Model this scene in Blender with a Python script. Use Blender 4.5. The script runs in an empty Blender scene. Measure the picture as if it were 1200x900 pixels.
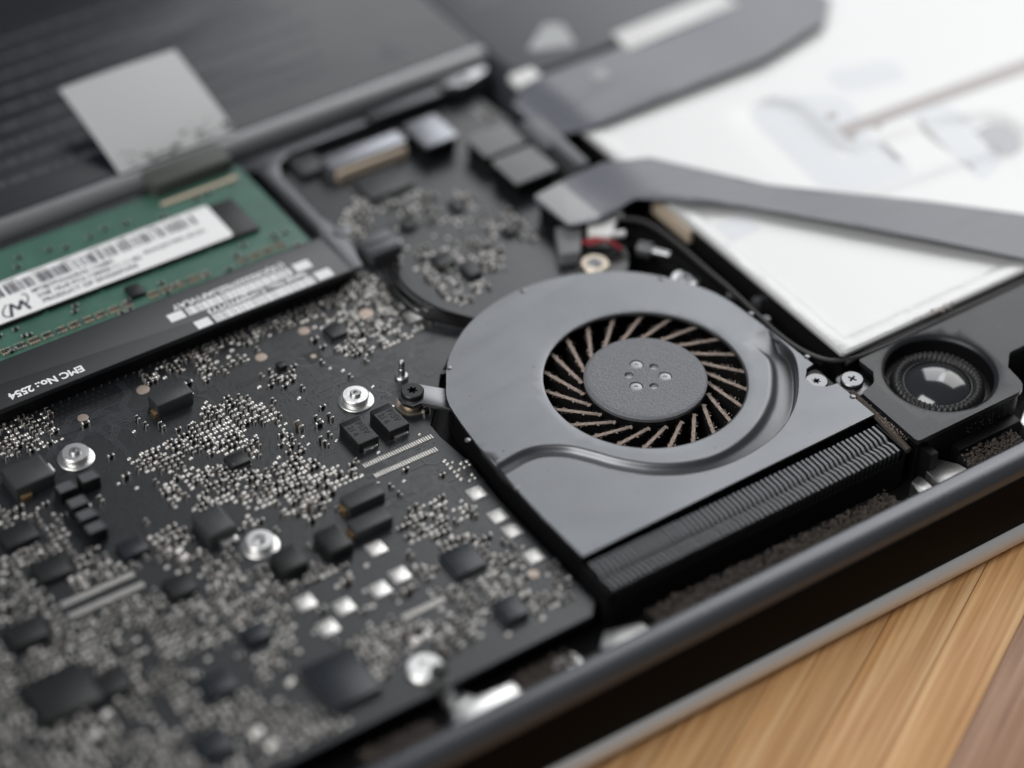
import bpy, bmesh, math, random
from mathutils import Vector, Matrix, noise
from mathutils.geometry import delaunay_2d_cdt

# ------------------------------------------------------------------ camera, world, light, exposure
# working unit: millimetre; z = 0 is the top of the fan cover, the table lies at z = -20
MM, ZT = 0.001, 20.0
scene = bpy.context.scene
col = scene.collection
def W(x, y, z): return Vector((x * MM, y * MM, (z + ZT) * MM))

cam_d = bpy.data.cameras.new('camera')
cam = bpy.data.objects.new('camera', cam_d)
col.objects.link(cam)
scene.camera = cam
EL, ROLL, AZ, DIST = 0.7242647, -0.02139798, 0.60652299, 426.69
fwd = Vector((math.cos(EL) * math.sin(AZ), math.cos(EL) * math.cos(AZ), -math.sin(EL)))
rgt = fwd.cross(Vector((0, 0, 1))).normalized()
dwn = fwd.cross(rgt)
cr, sr = math.cos(ROLL), math.sin(ROLL)
right = rgt * cr + dwn * sr
down = dwn * cr - rgt * sr
rot = Matrix((right, -down, -fwd)).transposed()
cam.matrix_world = Matrix.Translation(W(*(-fwd * DIST))) @ rot.to_4x4()
cam_d.sensor_width = 36.0
cam_d.lens = 2923.24 / 1200 * 36
cam_d.clip_start, cam_d.clip_end = 0.02, 20.0
cam_d.dof.use_dof = True
cam_d.dof.focus_distance = 0.424
cam_d.dof.aperture_fstop = 5.0
CAMPOS = -fwd * DIST

world = bpy.data.worlds.new('World')
scene.world = world
world.use_nodes = True
bg = world.node_tree.nodes['Background']
bg.inputs[0].default_value = (0.80, 0.88, 1.0, 1)
bg.inputs[1].default_value = 0.10

def area(name, loc, target, sx, sy, watts, colour):
    d = bpy.data.lights.new(name, 'AREA')
    d.shape, d.size, d.size_y, d.energy, d.color = 'RECTANGLE', sx, sy, watts, colour
    o = bpy.data.objects.new(name, d)
    col.objects.link(o)
    o.location = loc
    o.rotation_euler = (Vector(target) - Vector(loc)).to_track_quat('-Z', 'Y').to_euler()
    return o
# a wide two-pane window behind and to the right of the table, and a fill lamp added high on the left to brighten wood and labels
def polar(az, el, d): return (d * math.cos(math.radians(el)) * math.sin(math.radians(az)), d * math.cos(math.radians(el)) * math.cos(math.radians(az)), d * math.sin(math.radians(el)))
area('window_pane', polar(71, 34.5, 1.65), (0.02, 0.0, 0.02), 0.80, 1.10, 7.6, (1.0, 0.985, 0.965))
area('window_pane', polar(44, 34.5, 1.65), (0.02, 0.0, 0.02), 0.64, 1.10, 6.1, (0.97, 0.985, 1.0))
area('fill_light', (-1.25, -0.15, 1.55), (0.0, 0.0, 0.0), 1.3, 1.3, 28.0, (1.0, 0.99, 0.97))

vs = scene.view_settings
vs.view_transform, vs.look, vs.exposure, vs.gamma = 'Standard', 'None', 0.0, 1.0
vs.use_curve_mapping = False

# ------------------------------------------------------------------ materials
MATS = {}
def mat(name, base, rough=0.5, metal=0.0, spec=0.5, bump=0.0, bscale=400.0, var=0.0, vscale=150.0, coat=0.0, rvar=0.0, detail=4.0):
    m = bpy.data.materials.new(name)
    m.use_nodes = True
    nt = m.node_tree
    b = nt.nodes['Principled BSDF']
    b.inputs['Base Color'].default_value = (*base, 1)
    b.inputs['Roughness'].default_value = rough
    b.inputs['Metallic'].default_value = metal
    b.inputs['Specular IOR Level'].default_value = spec
    b.inputs['Coat Weight'].default_value = coat
    if bump or var or rvar:
        tc = nt.nodes.new('ShaderNodeTexCoord')
    if bump:
        n = nt.nodes.new('ShaderNodeTexNoise')
        n.inputs['Scale'].default_value, n.inputs['Detail'].default_value = bscale, detail
        bp = nt.nodes.new('ShaderNodeBump')
        bp.inputs['Strength'].default_value, bp.inputs['Distance'].default_value = bump, 0.0002
        nt.links.new(tc.outputs['Object'], n.inputs['Vector'])
        nt.links.new(n.outputs['Fac'], bp.inputs['Height'])
        nt.links.new(bp.outputs['Normal'], b.inputs['Normal'])
    if var:
        n = nt.nodes.new('ShaderNodeTexNoise')
        n.inputs['Scale'].default_value, n.inputs['Detail'].default_value = vscale, 5.0
        mx = nt.nodes.new('ShaderNodeMix')
        mx.data_type = 'RGBA'
        mx.inputs[6].default_value = (*[max(0, c * (1 - var)) for c in base], 1)
        mx.inputs[7].default_value = (*[min(1, c * (1 + var)) for c in base], 1)
        nt.links.new(tc.outputs['Object'], n.inputs['Vector'])
        nt.links.new(n.outputs['Fac'], mx.inputs[0])
        nt.links.new(mx.outputs[2], b.inputs['Base Color'])
    if rvar:
        n = nt.nodes.new('ShaderNodeTexNoise')
        n.inputs['Scale'].default_value, n.inputs['Detail'].default_value = 60.0, 6.0
        mr = nt.nodes.new('ShaderNodeMapRange')
        mr.inputs['To Min'].default_value, mr.inputs['To Max'].default_value = rough - rvar, rough + rvar
        nt.links.new(tc.outputs['Object'], n.inputs['Vector'])
        nt.links.new(n.outputs['Fac'], mr.inputs['Value'])
        nt.links.new(mr.outputs['Result'], b.inputs['Roughness'])
    MATS[name] = m
    return m

mat('board_mask', (0.009, 0.010, 0.012), 0.34, spec=0.8, bump=0.12, bscale=900, var=0.3, vscale=120, rvar=0.06)
mat('board_trace', (0.026, 0.028, 0.033), 0.36, spec=0.9)
mat('board_edge', (0.03, 0.03, 0.028), 0.7)
mat('via', (0.004, 0.004, 0.005), 0.5, spec=0.2)
mat('solder', (0.80, 0.775, 0.74), 0.38, 1.0, bump=0.15, bscale=2500)
mat('solder_pad', (0.90, 0.88, 0.85), 0.42, 1.0, bump=0.3, bscale=1500)
mat('copper_pad', (0.52, 0.43, 0.37), 0.5, 1.0)
mat('cap_body', (0.05, 0.036, 0.027), 0.45)
mat('cap_dark', (0.006, 0.006, 0.0065), 0.4)
mat('chip', (0.010, 0.0105, 0.011), 0.40, bump=0.2, bscale=3000, var=0.25, vscale=900)
mat('chip_grey', (0.030, 0.032, 0.034), 0.45, spec=0.6, bump=0.25, bscale=3000)
mat('chip_blue', (0.014, 0.018, 0.024), 0.34, bump=0.1, bscale=3000)
mat('chip_print', (0.008, 0.008, 0.009), 0.6)
mat('terminal', (0.85, 0.83, 0.80), 0.3, 1.0)
mat('brass', (0.62, 0.42, 0.22), 0.4, 1.0)
mat('pcb_green', (0.055, 0.14, 0.105), 0.30, spec=0.9, var=0.35, vscale=250, bump=0.15, bscale=700)
mat('pcb_green_trace', (0.07, 0.19, 0.14), 0.4)
mat('label_paper', (0.93, 0.93, 0.935), 0.45, bump=0.05, bscale=300)
mat('ink', (0.035, 0.035, 0.06), 0.6)
mat('bracket', (0.013, 0.014, 0.016), 0.38, spec=0.7, bump=0.08, bscale=2500, rvar=0.04)
mat('white_print', (0.88, 0.885, 0.90), 0.6)
mat('fan_cover', (0.178, 0.184, 0.194), 0.38, 0.9, bump=0.06, bscale=2500, rvar=0.07)
mat('fan_body', (0.005, 0.005, 0.0055), 0.5, spec=0.3)
mat('hub', (0.185, 0.19, 0.205), 0.5, 0.25, bump=0.7, bscale=2600, var=0.35, vscale=2600)
mat('hub_peg', (0.42, 0.43, 0.44), 0.4, 0.3)
mat('blade', (0.010, 0.009, 0.009), 0.5)
mat('dust', (0.40, 0.33, 0.29), 0.95, spec=0.1, bump=0.8, bscale=4000, var=0.4, vscale=2500)
mat('dust_grey', (0.085, 0.072, 0.063), 0.95, spec=0.1, var=0.5, vscale=1800)
mat('fin', (0.125, 0.128, 0.133), 0.40, 0.85, var=0.2, vscale=800)
mat('black_plastic', (0.004, 0.004, 0.0045), 0.5, spec=0.3, bump=0.1, bscale=2000)
mat('black_matte', (0.004, 0.004, 0.004), 0.8, spec=0.15)
mat('black_gloss', (0.002, 0.002, 0.0023), 0.45, spec=0.06)
mat('hinge_plastic', (0.10, 0.103, 0.112), 0.28, 0.6, spec=0.8, bump=0.05, bscale=1500, rvar=0.04)
mat('frame_metal', (0.13, 0.132, 0.138), 0.42, 1.0, bump=0.06, bscale=1500)
mat('aluminium', (0.80, 0.795, 0.78), 0.34, 1.0, bump=0.12, bscale=1800)
mat('lid_metal', (0.78, 0.775, 0.765), 0.45, 0.35, bump=0.1, bscale=1800)
mat('steel', (0.42, 0.423, 0.43), 0.34, 1.0, bump=0.06, bscale=1500)
mat('steel_dark', (0.24, 0.243, 0.25), 0.38, 1.0)
mat('screw_black', (0.02, 0.02, 0.021), 0.32, 0.4)
mat('recess', (0.003, 0.003, 0.003), 0.7, spec=0.1)
mat('drive_metal', (0.68, 0.68, 0.677), 0.42, 0.35, bump=0.03, bscale=300)
mat('drive_plate', (0.60, 0.615, 0.635), 0.42, 0.35)
mat('drive_slot', (0.56, 0.525, 0.52), 0.6, 0.2)
mat('battery', (0.010, 0.0118, 0.0155), 0.30, spec=0.42, bump=0.04, bscale=900, rvar=0.04)
mat('battery_trim', (0.30, 0.305, 0.31), 0.36, 0.8)
mat('faint_print', (0.075, 0.079, 0.09), 0.34, spec=0.5)
mat('storage_top', (0.065, 0.068, 0.08), 0.34, spec=0.6)
mat('pale_sticker', (0.44, 0.46, 0.46), 0.5)
mat('tag_foil', (0.56, 0.56, 0.565), 0.45, 0.3, bump=0.06, bscale=250)
mat('smudge', (0.10, 0.10, 0.10), 0.6)
mat('clip_rubber', (0.06, 0.065, 0.058), 0.5)
mat('ribbon', (0.15, 0.158, 0.183), 0.36, spec=0.7, bump=0.08, bscale=180)
mat('ribbon_end', (0.40, 0.405, 0.41), 0.45)
mat('foam_grey', (0.21, 0.213, 0.22), 0.55)
mat('speaker_top', (0.015, 0.016, 0.019), 0.36, spec=0.45, bump=0.15, bscale=1800, rvar=0.05)
mat('rubber', (0.020, 0.020, 0.021), 0.45, bump=0.25, bscale=3000)
mat('dome', (0.03, 0.032, 0.036), 0.13, 0.2, spec=0.9, coat=0.6)
mat('wire_black', (0.003, 0.003, 0.0035), 0.7, spec=0.12)
mat('wire_grey', (0.02, 0.019, 0.019), 0.5)
mat('wire_red', (0.35, 0.02, 0.03), 0.45)
mat('connector_white', (0.84, 0.84, 0.83), 0.4)
mat('connector_grey', (0.12, 0.122, 0.13), 0.4, 0.4)
mat('connector_beige', (0.55, 0.45, 0.35), 0.5)
mat('connector_silver', (0.30, 0.31, 0.335), 0.38, 0.8)
mat('gold_ring', (0.50, 0.44, 0.36), 0.4, 1.0)

def wood(name, c0, c1, c2):
    m = bpy.data.materials.new(name)
    m.use_nodes = True
    nt = m.node_tree
    b = nt.nodes['Principled BSDF']
    tc = nt.nodes.new('ShaderNodeTexCoord')
    oi = nt.nodes.new('ShaderNodeObjectInfo')
    mp = nt.nodes.new('ShaderNodeMapping')
    mp.inputs['Scale'].default_value = (14, 560, 60)
    cx = nt.nodes.new('ShaderNodeCombineXYZ')
    mul = nt.nodes.new('ShaderNodeMath'); mul.operation = 'MULTIPLY'; mul.inputs[1].default_value = 37.0
    nt.links.new(oi.outputs['Random'], mul.inputs[0])
    nt.links.new(mul.outputs[0], cx.inputs[0]); nt.links.new(mul.outputs[0], cx.inputs[1])
    nt.links.new(cx.outputs[0], mp.inputs['Location'])
    nt.links.new(tc.outputs['Object'], mp.inputs['Vector'])
    n = nt.nodes.new('ShaderNodeTexNoise')
    n.inputs['Scale'].default_value, n.inputs['Detail'].default_value, n.inputs['Distortion'].default_value = 1.6, 8.0, 0.5
    nt.links.new(mp.outputs[0], n.inputs['Vector'])
    r = nt.nodes.new('ShaderNodeValToRGB')
    r.color_ramp.elements[0].position, r.color_ramp.elements[0].color = 0.30, (*c0, 1)
    r.color_ramp.elements[1].position, r.color_ramp.elements[1].color = 0.72, (*c2, 1)
    e = r.color_ramp.elements.new(0.5); e.color = (*c1, 1)
    nt.links.new(n.outputs['Fac'], r.inputs[0])
    hv = nt.nodes.new('ShaderNodeHueSaturation')
    mr = nt.nodes.new('ShaderNodeMapRange'); mr.inputs['To Min'].default_value, mr.inputs['To Max'].default_value = 0.86, 1.12
    nt.links.new(oi.outputs['Random'], mr.inputs['Value'])
    nt.links.new(mr.outputs['Result'], hv.inputs['Value'])
    nt.links.new(r.outputs[0], hv.inputs['Color'])
    nt.links.new(hv.outputs[0], b.inputs['Base Color'])
    bp = nt.nodes.new('ShaderNodeBump'); bp.inputs['Strength'].default_value, bp.inputs['Distance'].default_value = 0.25, 0.0002
    nt.links.new(n.outputs['Fac'], bp.inputs['Height']); nt.links.new(bp.outputs[0], b.inputs['Normal'])
    b.inputs['Roughness'].default_value = 0.42
    MATS[name] = m
def warp(name, scale, dist):
    nt = MATS[name].node_tree
    bp0 = next(n for n in nt.nodes if n.bl_idname == 'ShaderNodeBump')
    tc = next(n for n in nt.nodes if n.bl_idname == 'ShaderNodeTexCoord')
    mp = nt.nodes.new('ShaderNodeMapping'); mp.inputs['Rotation'].default_value = (0, 0, 0.5); mp.inputs['Scale'].default_value = (0.45, 1.6, 1)
    n = nt.nodes.new('ShaderNodeTexNoise'); n.inputs['Scale'].default_value, n.inputs['Detail'].default_value = scale, 2.0
    b = nt.nodes.new('ShaderNodeBump'); b.inputs['Strength'].default_value, b.inputs['Distance'].default_value = 1.0, dist
    nt.links.new(tc.outputs['Object'], mp.inputs['Vector']); nt.links.new(mp.outputs[0], n.inputs['Vector'])
    nt.links.new(n.outputs['Fac'], b.inputs['Height']); nt.links.new(b.outputs['Normal'], bp0.inputs['Normal'])
warp('fan_cover', 55.0, 0.00045)
warp('battery', 40.0, 0.0006)
warp('ribbon', 60.0, 0.001)
wood('bamboo', (0.42, 0.20, 0.072), (0.60, 0.335, 0.145), (0.75, 0.49, 0.255))
wood('dark_wood', (0.23, 0.118, 0.07), (0.34, 0.19, 0.115), (0.45, 0.28, 0.18))

# ------------------------------------------------------------------ geometry helpers (all in mm)
def area2(p): return sum(p[i][0] * p[(i + 1) % len(p)][1] - p[(i + 1) % len(p)][0] * p[i][1] for i in range(len(p)))
def ccw(p): return list(p) if area2(p) > 0 else list(reversed(p))
def rect(x0, x1, y0, y1): return [(x0, y0), (x1, y0), (x1, y1), (x0, y1)]
def circle(cx, cy, r, n=32, a0=0.0): return [(cx + r * math.cos(a0 + 2 * math.pi * i / n), cy + r * math.sin(a0 + 2 * math.pi * i / n)) for i in range(n)]
def rounded(poly, r, n=4):
    poly = ccw(poly); out = []
    N = len(poly)
    for i in range(N):
        rr = r[i] if isinstance(r, (list, tuple)) else r
        a, b, c = Vector(poly[i - 1]), Vector(poly[i]), Vector(poly[(i + 1) % N])
        u, v = (a - b), (c - b)
        lu, lv = u.length, v.length
        if rr <= 0 or lu < 1e-6 or lv < 1e-6: out.append(tuple(b)); continue
        u /= lu; v /= lv
        ang = math.acos(max(-1, min(1, u.dot(v))))
        if ang > 3.05: out.append(tuple(b)); continue
        t = min(rr / math.tan(ang / 2), lu * 0.45, lv * 0.45)
        p0, p1 = b + u * t, b + v * t
        for k in range(n + 1):
            s = k / n
            q = p0 * (1 - s) ** 2 + b * 2 * s * (1 - s) + p1 * s * s
            out.append((q.x, q.y))
    return out
def inset(poly, d):
    out = []
    N = len(poly)
    for i in range(N):
        a, b, c = Vector(poly[i - 1]), Vector(poly[i]), Vector(poly[(i + 1) % N])
        e0, e1 = (b - a), (c - b)
        if e0.length < 1e-9: e0 = e1
        if e1.length < 1e-9: e1 = e0
        n0, n1 = Vector((-e0.y, e0.x)).normalized(), Vector((-e1.y, e1.x)).normalized()
        m = n0 + n1
        k = max(0.35, 1 + n0.dot(n1))
        q = b + m * (d / k)
        out.append((q.x, q.y))
    return out
def catmull(pts, n=6, closed=False):
    P = [Vector(p) for p in pts]; out = []
    N = len(P)
    for i in range(N if closed else N - 1):
        if closed: p0, p1, p2, p3 = P[i - 1], P[i], P[(i + 1) % N], P[(i + 2) % N]
        else: p0, p1, p2, p3 = P[max(i - 1, 0)], P[i], P[i + 1], P[min(i + 2, N - 1)]
        for k in range(n):
            t = k / n
            out.append(0.5 * ((2 * p1) + (p2 - p0) * t + (2 * p0 - 5 * p1 + 4 * p2 - p3) * t * t + (3 * p1 - p0 - 3 * p2 + p3) * t ** 3))
    if not closed: out.append(P[-1])
    return [tuple(q) for q in out]
def inside(p, poly):
    x, y = p; c = False
    j = len(poly) - 1
    for i in range(len(poly)):
        xi, yi = poly[i]; xj, yj = poly[j]
        if (yi > y) != (yj > y) and x < (xj - xi) * (y - yi) / (yj - yi) + xi: c = not c
        j = i
    return c
def seg_dist(p, a, b):
    ax, ay = a; bx, by = b; px, py = p
    dx, dy = bx - ax, by - ay
    l = dx * dx + dy * dy
    t = 0 if l == 0 else max(0, min(1, ((px - ax) * dx + (py - ay) * dy) / l))
    return math.hypot(px - ax - t * dx, py - ay - t * dy)
def line_dist(p, line): return min(seg_dist(p, line[i], line[i + 1]) for i in range(len(line) - 1))

def sm01(t): t = max(0, min(1, t)); return t * t * (3 - 2 * t)

class MB:
    """collects shapes in millimetres"""
    def __init__(self): self.v, self.f, self.m = [], [], []
    def add(self, verts, faces, mi=0):
        o = len(self.v)
        self.v += [tuple(q) for q in verts]
        self.f += [tuple(i + o for i in f) for f in faces]
        self.m += [mi] * len(faces)
        return self
    def prism(self, poly, z0, z1, b=0.0, mi=0, bottom=True):
        poly = ccw(poly); n = len(poly)
        rings = [[(x, y, z0) for x, y in poly]]
        if b > 0:
            rings.append([(x, y, z1 - b) for x, y in poly])
            q = inset(poly, b * 0.3); rings.append([(x, y, z1 - b * 0.3) for x, y in q])
            q = inset(poly, b); rings.append([(x, y, z1) for x, y in q])
        else: rings.append([(x, y, z1) for x, y in poly])
        v = [p for r in rings for p in r]; f = []
        for k in range(len(rings) - 1):
            for i in range(n):
                j = (i + 1) % n
                f.append((k * n + i, k * n + j, (k + 1) * n + j, (k + 1) * n + i))
        f.append(tuple((len(rings) - 1) * n + i for i in range(n)))
        if bottom: f.append(tuple(reversed(range(n))))
        return self.add(v, f, mi)
    def box(self, x0, x1, y0, y1, z0, z1, b=0.0, mi=0): return self.prism(rect(x0, x1, y0, y1), z0, z1, b, mi)
    def lathe(self, cx, cy, prof, n=32, mi=0, cap=True, fz=None):
        v, f = [], []
        for r, z in prof:
            for i in range(n):
                a = 2 * math.pi * i / n
                v.append((cx + r * math.cos(a), cy + r * math.sin(a), z + (fz(r, a) if fz else 0)))
        for k in range(len(prof) - 1):
            for i in range(n):
                j = (i + 1) % n
                f.append((k * n + i, k * n + j, (k + 1) * n + j, (k + 1) * n + i))
        if cap:
            if prof[-1][0] > 1e-6: f.append(tuple((len(prof) - 1) * n + i for i in range(n)))
            if prof[0][0] > 1e-6: f.append(tuple(reversed(range(n))))
        return self.add(v, f, mi)
    def tube(self, path, r, n=8, mi=0):
        P = [Vector(p) for p in path]; v, f = [], []
        up = Vector((0, 0, 1))
        for i, p in enumerate(P):
            t = (P[min(i + 1, len(P) - 1)] - P[max(i - 1, 0)]).normalized()
            s = t.cross(up)
            if s.length < 1e-4: s = Vector((1, 0, 0))
            s.normalize(); w = s.cross(t)
            for k in range(n):
                a = 2 * math.pi * k / n
                v.append(p + s * (r * math.cos(a)) + w * (r * math.sin(a)))
        for i in range(len(P) - 1):
            for k in range(n):
                j = (k + 1) % n
                f.append((i * n + k, i * n + j, (i + 1) * n + j, (i + 1) * n + k))
        f.append(tuple(reversed(range(n)))); f.append(tuple((len(P) - 1) * n + k for k in range(n)))
        return self.add(v, f, mi)
    def sheet(self, outer, holes, zf, thick, grid=None, extra=(), mi=0, keep=None):
        """plate cut to an outline with holes; zf(x,y) is the top height; the underside lies `thick` below"""
        outer = ccw(outer); holes = [ccw(h) for h in holes]
        pts, edges = [], []
        for loop in [outer] + holes:
            o = len(pts); pts += [Vector(p) for p in loop]
            edges += [(o + i, o + (i + 1) % len(loop)) for i in range(len(loop))]
        for p in extra: pts.append(Vector(p))
        if grid:
            xs = [p[0] for p in outer]; ys = [p[1] for p in outer]
            x = min(xs) + grid * 0.37
            while x < max(xs):
                y = min(ys) + grid * 0.41
                while y < max(ys):
                    if inside((x, y), outer) and not any(inside((x, y), h) for h in holes) and (keep is None or keep(x, y)): pts.append(Vector((x, y)))
                    y += grid
                x += grid
        ov, oe, of, *_ = delaunay_2d_cdt(pts, edges, [], 0, 1e-5)
        fs = []
        for t in of:
            c = (sum(ov[i].x for i in t) / 3, sum(ov[i].y for i in t) / 3)
            if inside(c, outer) and not any(inside(c, h) for h in holes):
                a, b, d = [ov[i] for i in t]
                if (b - a).cross(d - a) < 0: t = list(reversed(t))
                fs.append(tuple(t))
        self.add([(p.x, p.y, zf(p.x, p.y)) for p in ov], fs, mi)
        for loop, s in [(outer, 1)] + [(h, -1) for h in holes]:
            n = len(loop)
            v = [(x, y, zf(x, y)) for x, y in loop] + [(x, y, zf(x, y) - thick) for x, y in loop]
            f = [((i + n, (i + 1) % n + n, (i + 1) % n, i) if s > 0 else (i, (i + 1) % n, (i + 1) % n + n, i + n)) for i in range(n)]
            self.add(v, f, mi)
        self.add([(p.x, p.y, zf(p.x, p.y) - thick) for p in ov], [tuple(reversed(t)) for t in fs], mi)
        return self
    def head(self, cx, cy, z0, z1, r, rf, depth, n=48, b=0.18, mi=0, mr=1, ang=0.0):
        """screw head with a driver recess whose outline is rf(angle)"""
        v, f = [], []
        rings = [(lambda a: r, z0), (lambda a: r, z1 - b), (lambda a: r - b, z1), (rf, z1), (lambda a: rf(a) * 0.9, z1 - depth)]
        for fn, z in rings:
            for i in range(n):
                a = 2 * math.pi * i / n
                q = fn(a - ang) if fn in (rings[3][0], rings[4][0]) else fn(a)
                v.append((cx + q * math.cos(a), cy + q * math.sin(a), z))
        self.add(v, [(k * n + i, k * n + (i + 1) % n, (k + 1) * n + (i + 1) % n, (k + 1) * n + i) for k in range(3) for i in range(n)], mi)
        self.add(v[3 * n:], [(i, (i + 1) % n, n + (i + 1) % n, n + i) for i in range(n)] + [tuple(n + i for i in range(n))], mr)
        return self

def mesh(name, mb, mats, origin=(0, 0, 0), smooth=35):
    me = bpy.data.meshes.new(name)
    ox, oy, oz = origin
    me.from_pydata([((x - ox) * MM, (y - oy) * MM, (z - oz) * MM) for x, y, z in mb.v], [], mb.f)
    for m in (mats if isinstance(mats, (list, tuple)) else [mats]): me.materials.append(MATS[m])
    me.polygons.foreach_set('material_index', mb.m)
    if smooth:
        me.polygons.foreach_set('use_smooth', [True] * len(me.polygons))
        me.set_sharp_from_angle(angle=math.radians(smooth))
    me.update()
    return me
ORG = {}
def tag(o, label=None, cat=None, group=None, kind=None):
    for k, v in (('label', label), ('category', cat), ('group', group), ('kind', kind)):
        if v: o[k] = v
    return o
def thing(name, base, label, cat, group=None):
    o = bpy.data.objects.new(name, None)
    col.objects.link(o)
    o.location = W(*base); o.empty_display_size = 0.005
    ORG[o.name] = base
    return tag(o, label, cat, group)
def part(parent, name, mb, mats, smooth=35, label=None, kind=None):
    base = ORG[parent.name]
    o = bpy.data.objects.new(name, mesh(name, mb, mats, base, smooth))
    col.objects.link(o)
    o.parent = parent
    ORG[o.name] = base
    return tag(o, label, None, None, kind)
def solo(name, mb, mats, base, label=None, cat=None, group=None, kind=None, smooth=35):
    o = bpy.data.objects.new(name, mesh(name, mb, mats, base, smooth))
    col.objects.link(o)
    o.location = W(*base)
    ORG[o.name] = base
    return tag(o, label, cat, group, kind)
def place(parent, name, me, x, y, z, rz=0.0, label=None):
    """an instance of a mesh whose own origin lies at (x, y, z)"""
    b = ORG[parent.name]
    o = bpy.data.objects.new(name, me)
    col.objects.link(o)
    o.parent = parent
    o.location = ((x - b[0]) * MM, (y - b[1]) * MM, (z - b[2]) * MM)
    o.rotation_euler = (0, 0, rz)
    ORG[o.name] = (x, y, z)
    return tag(o, label)
def text_part(parent, name, s, x, y, z, size, rz, m, sx=1.0, bold=0.0, thick=0.015, align='LEFT'):
    c = bpy.data.curves.new('t', 'FONT')
    c.body, c.size, c.extrude, c.offset, c.align_x = s, size, thick, bold, align
    c.resolution_u = 3
    t = bpy.data.objects.new('t', c)
    col.objects.link(t)
    bpy.context.view_layer.update()
    me = bpy.data.meshes.new_from_object(t.evaluated_get(bpy.context.evaluated_depsgraph_get()))
    bpy.data.objects.remove(t); bpy.data.curves.remove(c)
    me.transform(Matrix.Rotation(rz, 4, 'Z') @ Matrix.Diagonal((sx, 1, 1, 1)))
    b = ORG[parent.name]
    me.transform(Matrix.Scale(MM, 4) @ Matrix.Translation((x - b[0], y - b[1], z + thick - b[2])))
    me.materials.clear(); me.materials.append(MATS[m]); me.name = name
    o = bpy.data.objects.new(name, me)
    col.objects.link(o); o.parent = parent
    ORG[o.name] = b
    return o
def star(r0, r1, k=6): return lambda a: r0 + (r1 - r0) * (0.5 + 0.5 * math.cos(k * a))
def cross(r1, w):
    def f(a):
        a = abs((a + math.pi / 4) % (math.pi / 2) - math.pi / 4)
        return min(r1 / math.cos(a), w / max(math.sin(a), 1e-3)) if math.tan(a) < 1 else w
    return f
rnd = random.Random(11)

# ------------------------------------------------------------------ table
PA = math.radians(28.5)
tb = MB().box(-520, 560, -420, 520, -38, -21.0)
table = solo('table_top', tb, 'bamboo', (0, 0, -20), kind='structure')
n0, idx = -300.0, 0
edges_n = [-91.6]
q = -91.6
while q < 330: q += rnd.uniform(7.0, 12.5); edges_n.append(q)
q = -91.6
while q > -330: q -= rnd.uniform(9.0, 14.0); edges_n.insert(0, q)
for a, b in zip(edges_n[:-1], edges_n[1:]):
    w = b - a - 0.10
    me = mesh('plank', MB().prism(rounded(rect(-430, 430, -w / 2, w / 2), 0.2, 2), -1.05, rnd.uniform(-0.05, 0.0), 0.12), 'dark_wood' if -104 < (a + b) / 2 < -91.6 else 'bamboo')
    mid = (a + b) / 2
    sl = rnd.uniform(-25, 25)
    place(table, 'plank', me, -math.sin(PA) * mid + math.cos(PA) * sl, math.cos(PA) * mid + math.sin(PA) * sl, -20, PA)

# ------------------------------------------------------------------ laptop shell
case = thing('laptop_case', (20, 50, -20), 'black and silver laptop shell lying open on the wooden table', 'laptop')
lid = MB()
prof = [(-62.4, -20.0), (-63.2, -19.6), (-63.8, -18.8), (-64.2, -17.6), (-64.1, -16.8), (-63.85, -16.2), (-63.5, -15.75), (-63.1, -15.5), (-62.7, -15.45)]
v, f = [], []
for x in (-140, 188):
    for y, z in prof + [(169, -15.45), (169, -20.0)]: v.append((x, y, z))
n = len(prof) + 2
for i in range(n): f.append((i, i + n, (i + 1) % n + n, (i + 1) % n))
f += [tuple(range(n - 1, -1, -1)), tuple(range(n, 2 * n))]
part(case, 'lid', lid.add(v, [tuple(reversed(t)) for t in f]), 'lid_metal', 50)
prof = [(-57.2, -9.6), (-57.2, -1.9), (-57.4, -1.4), (-57.9, -1.12), (-58.8, -1.0), (-60.0, -1.0), (-60.9, -1.2), (-61.6, -1.7), (-62.1, -2.5), (-62.4, -3.6), (-62.4, -9.6)]
v, f = [], []
for x in (-140, 188):
    for y, z in prof: v.append((x, y, z))
n = len(prof)
for i in range(n): f.append((i, (i + 1) % n, (i + 1) % n + n, i + n))
f += [tuple(range(n - 1, -1, -1)), tuple(range(n, 2 * n))]
part(case, 'hinge_cover', MB().add(v, [tuple(reversed(t)) for t in f]), 'hinge_plastic', 40)
part(case, 'hinge_face', MB().prism(rounded([(-140, -62.75), (188, -62.75), (188, -57.3), (-140, -57.3)], .3), -15.44, -3.7, .25), 'black_gloss')
part(case, 'floor', MB().box(-140, 188, -57.2, 169, -15.4, -9.6), 'black_plastic')
sh = MB().box(-140, 188, 166, 169, -9.6, 0.5, 0.5).box(185, 188, -57.2, 165.9, -9.6, 0.5, 0.5).box(-140, -137, -57.2, 165.9, -9.6, 0.5, 0.5)
part(case, 'rim', sh, 'aluminium')
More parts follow.
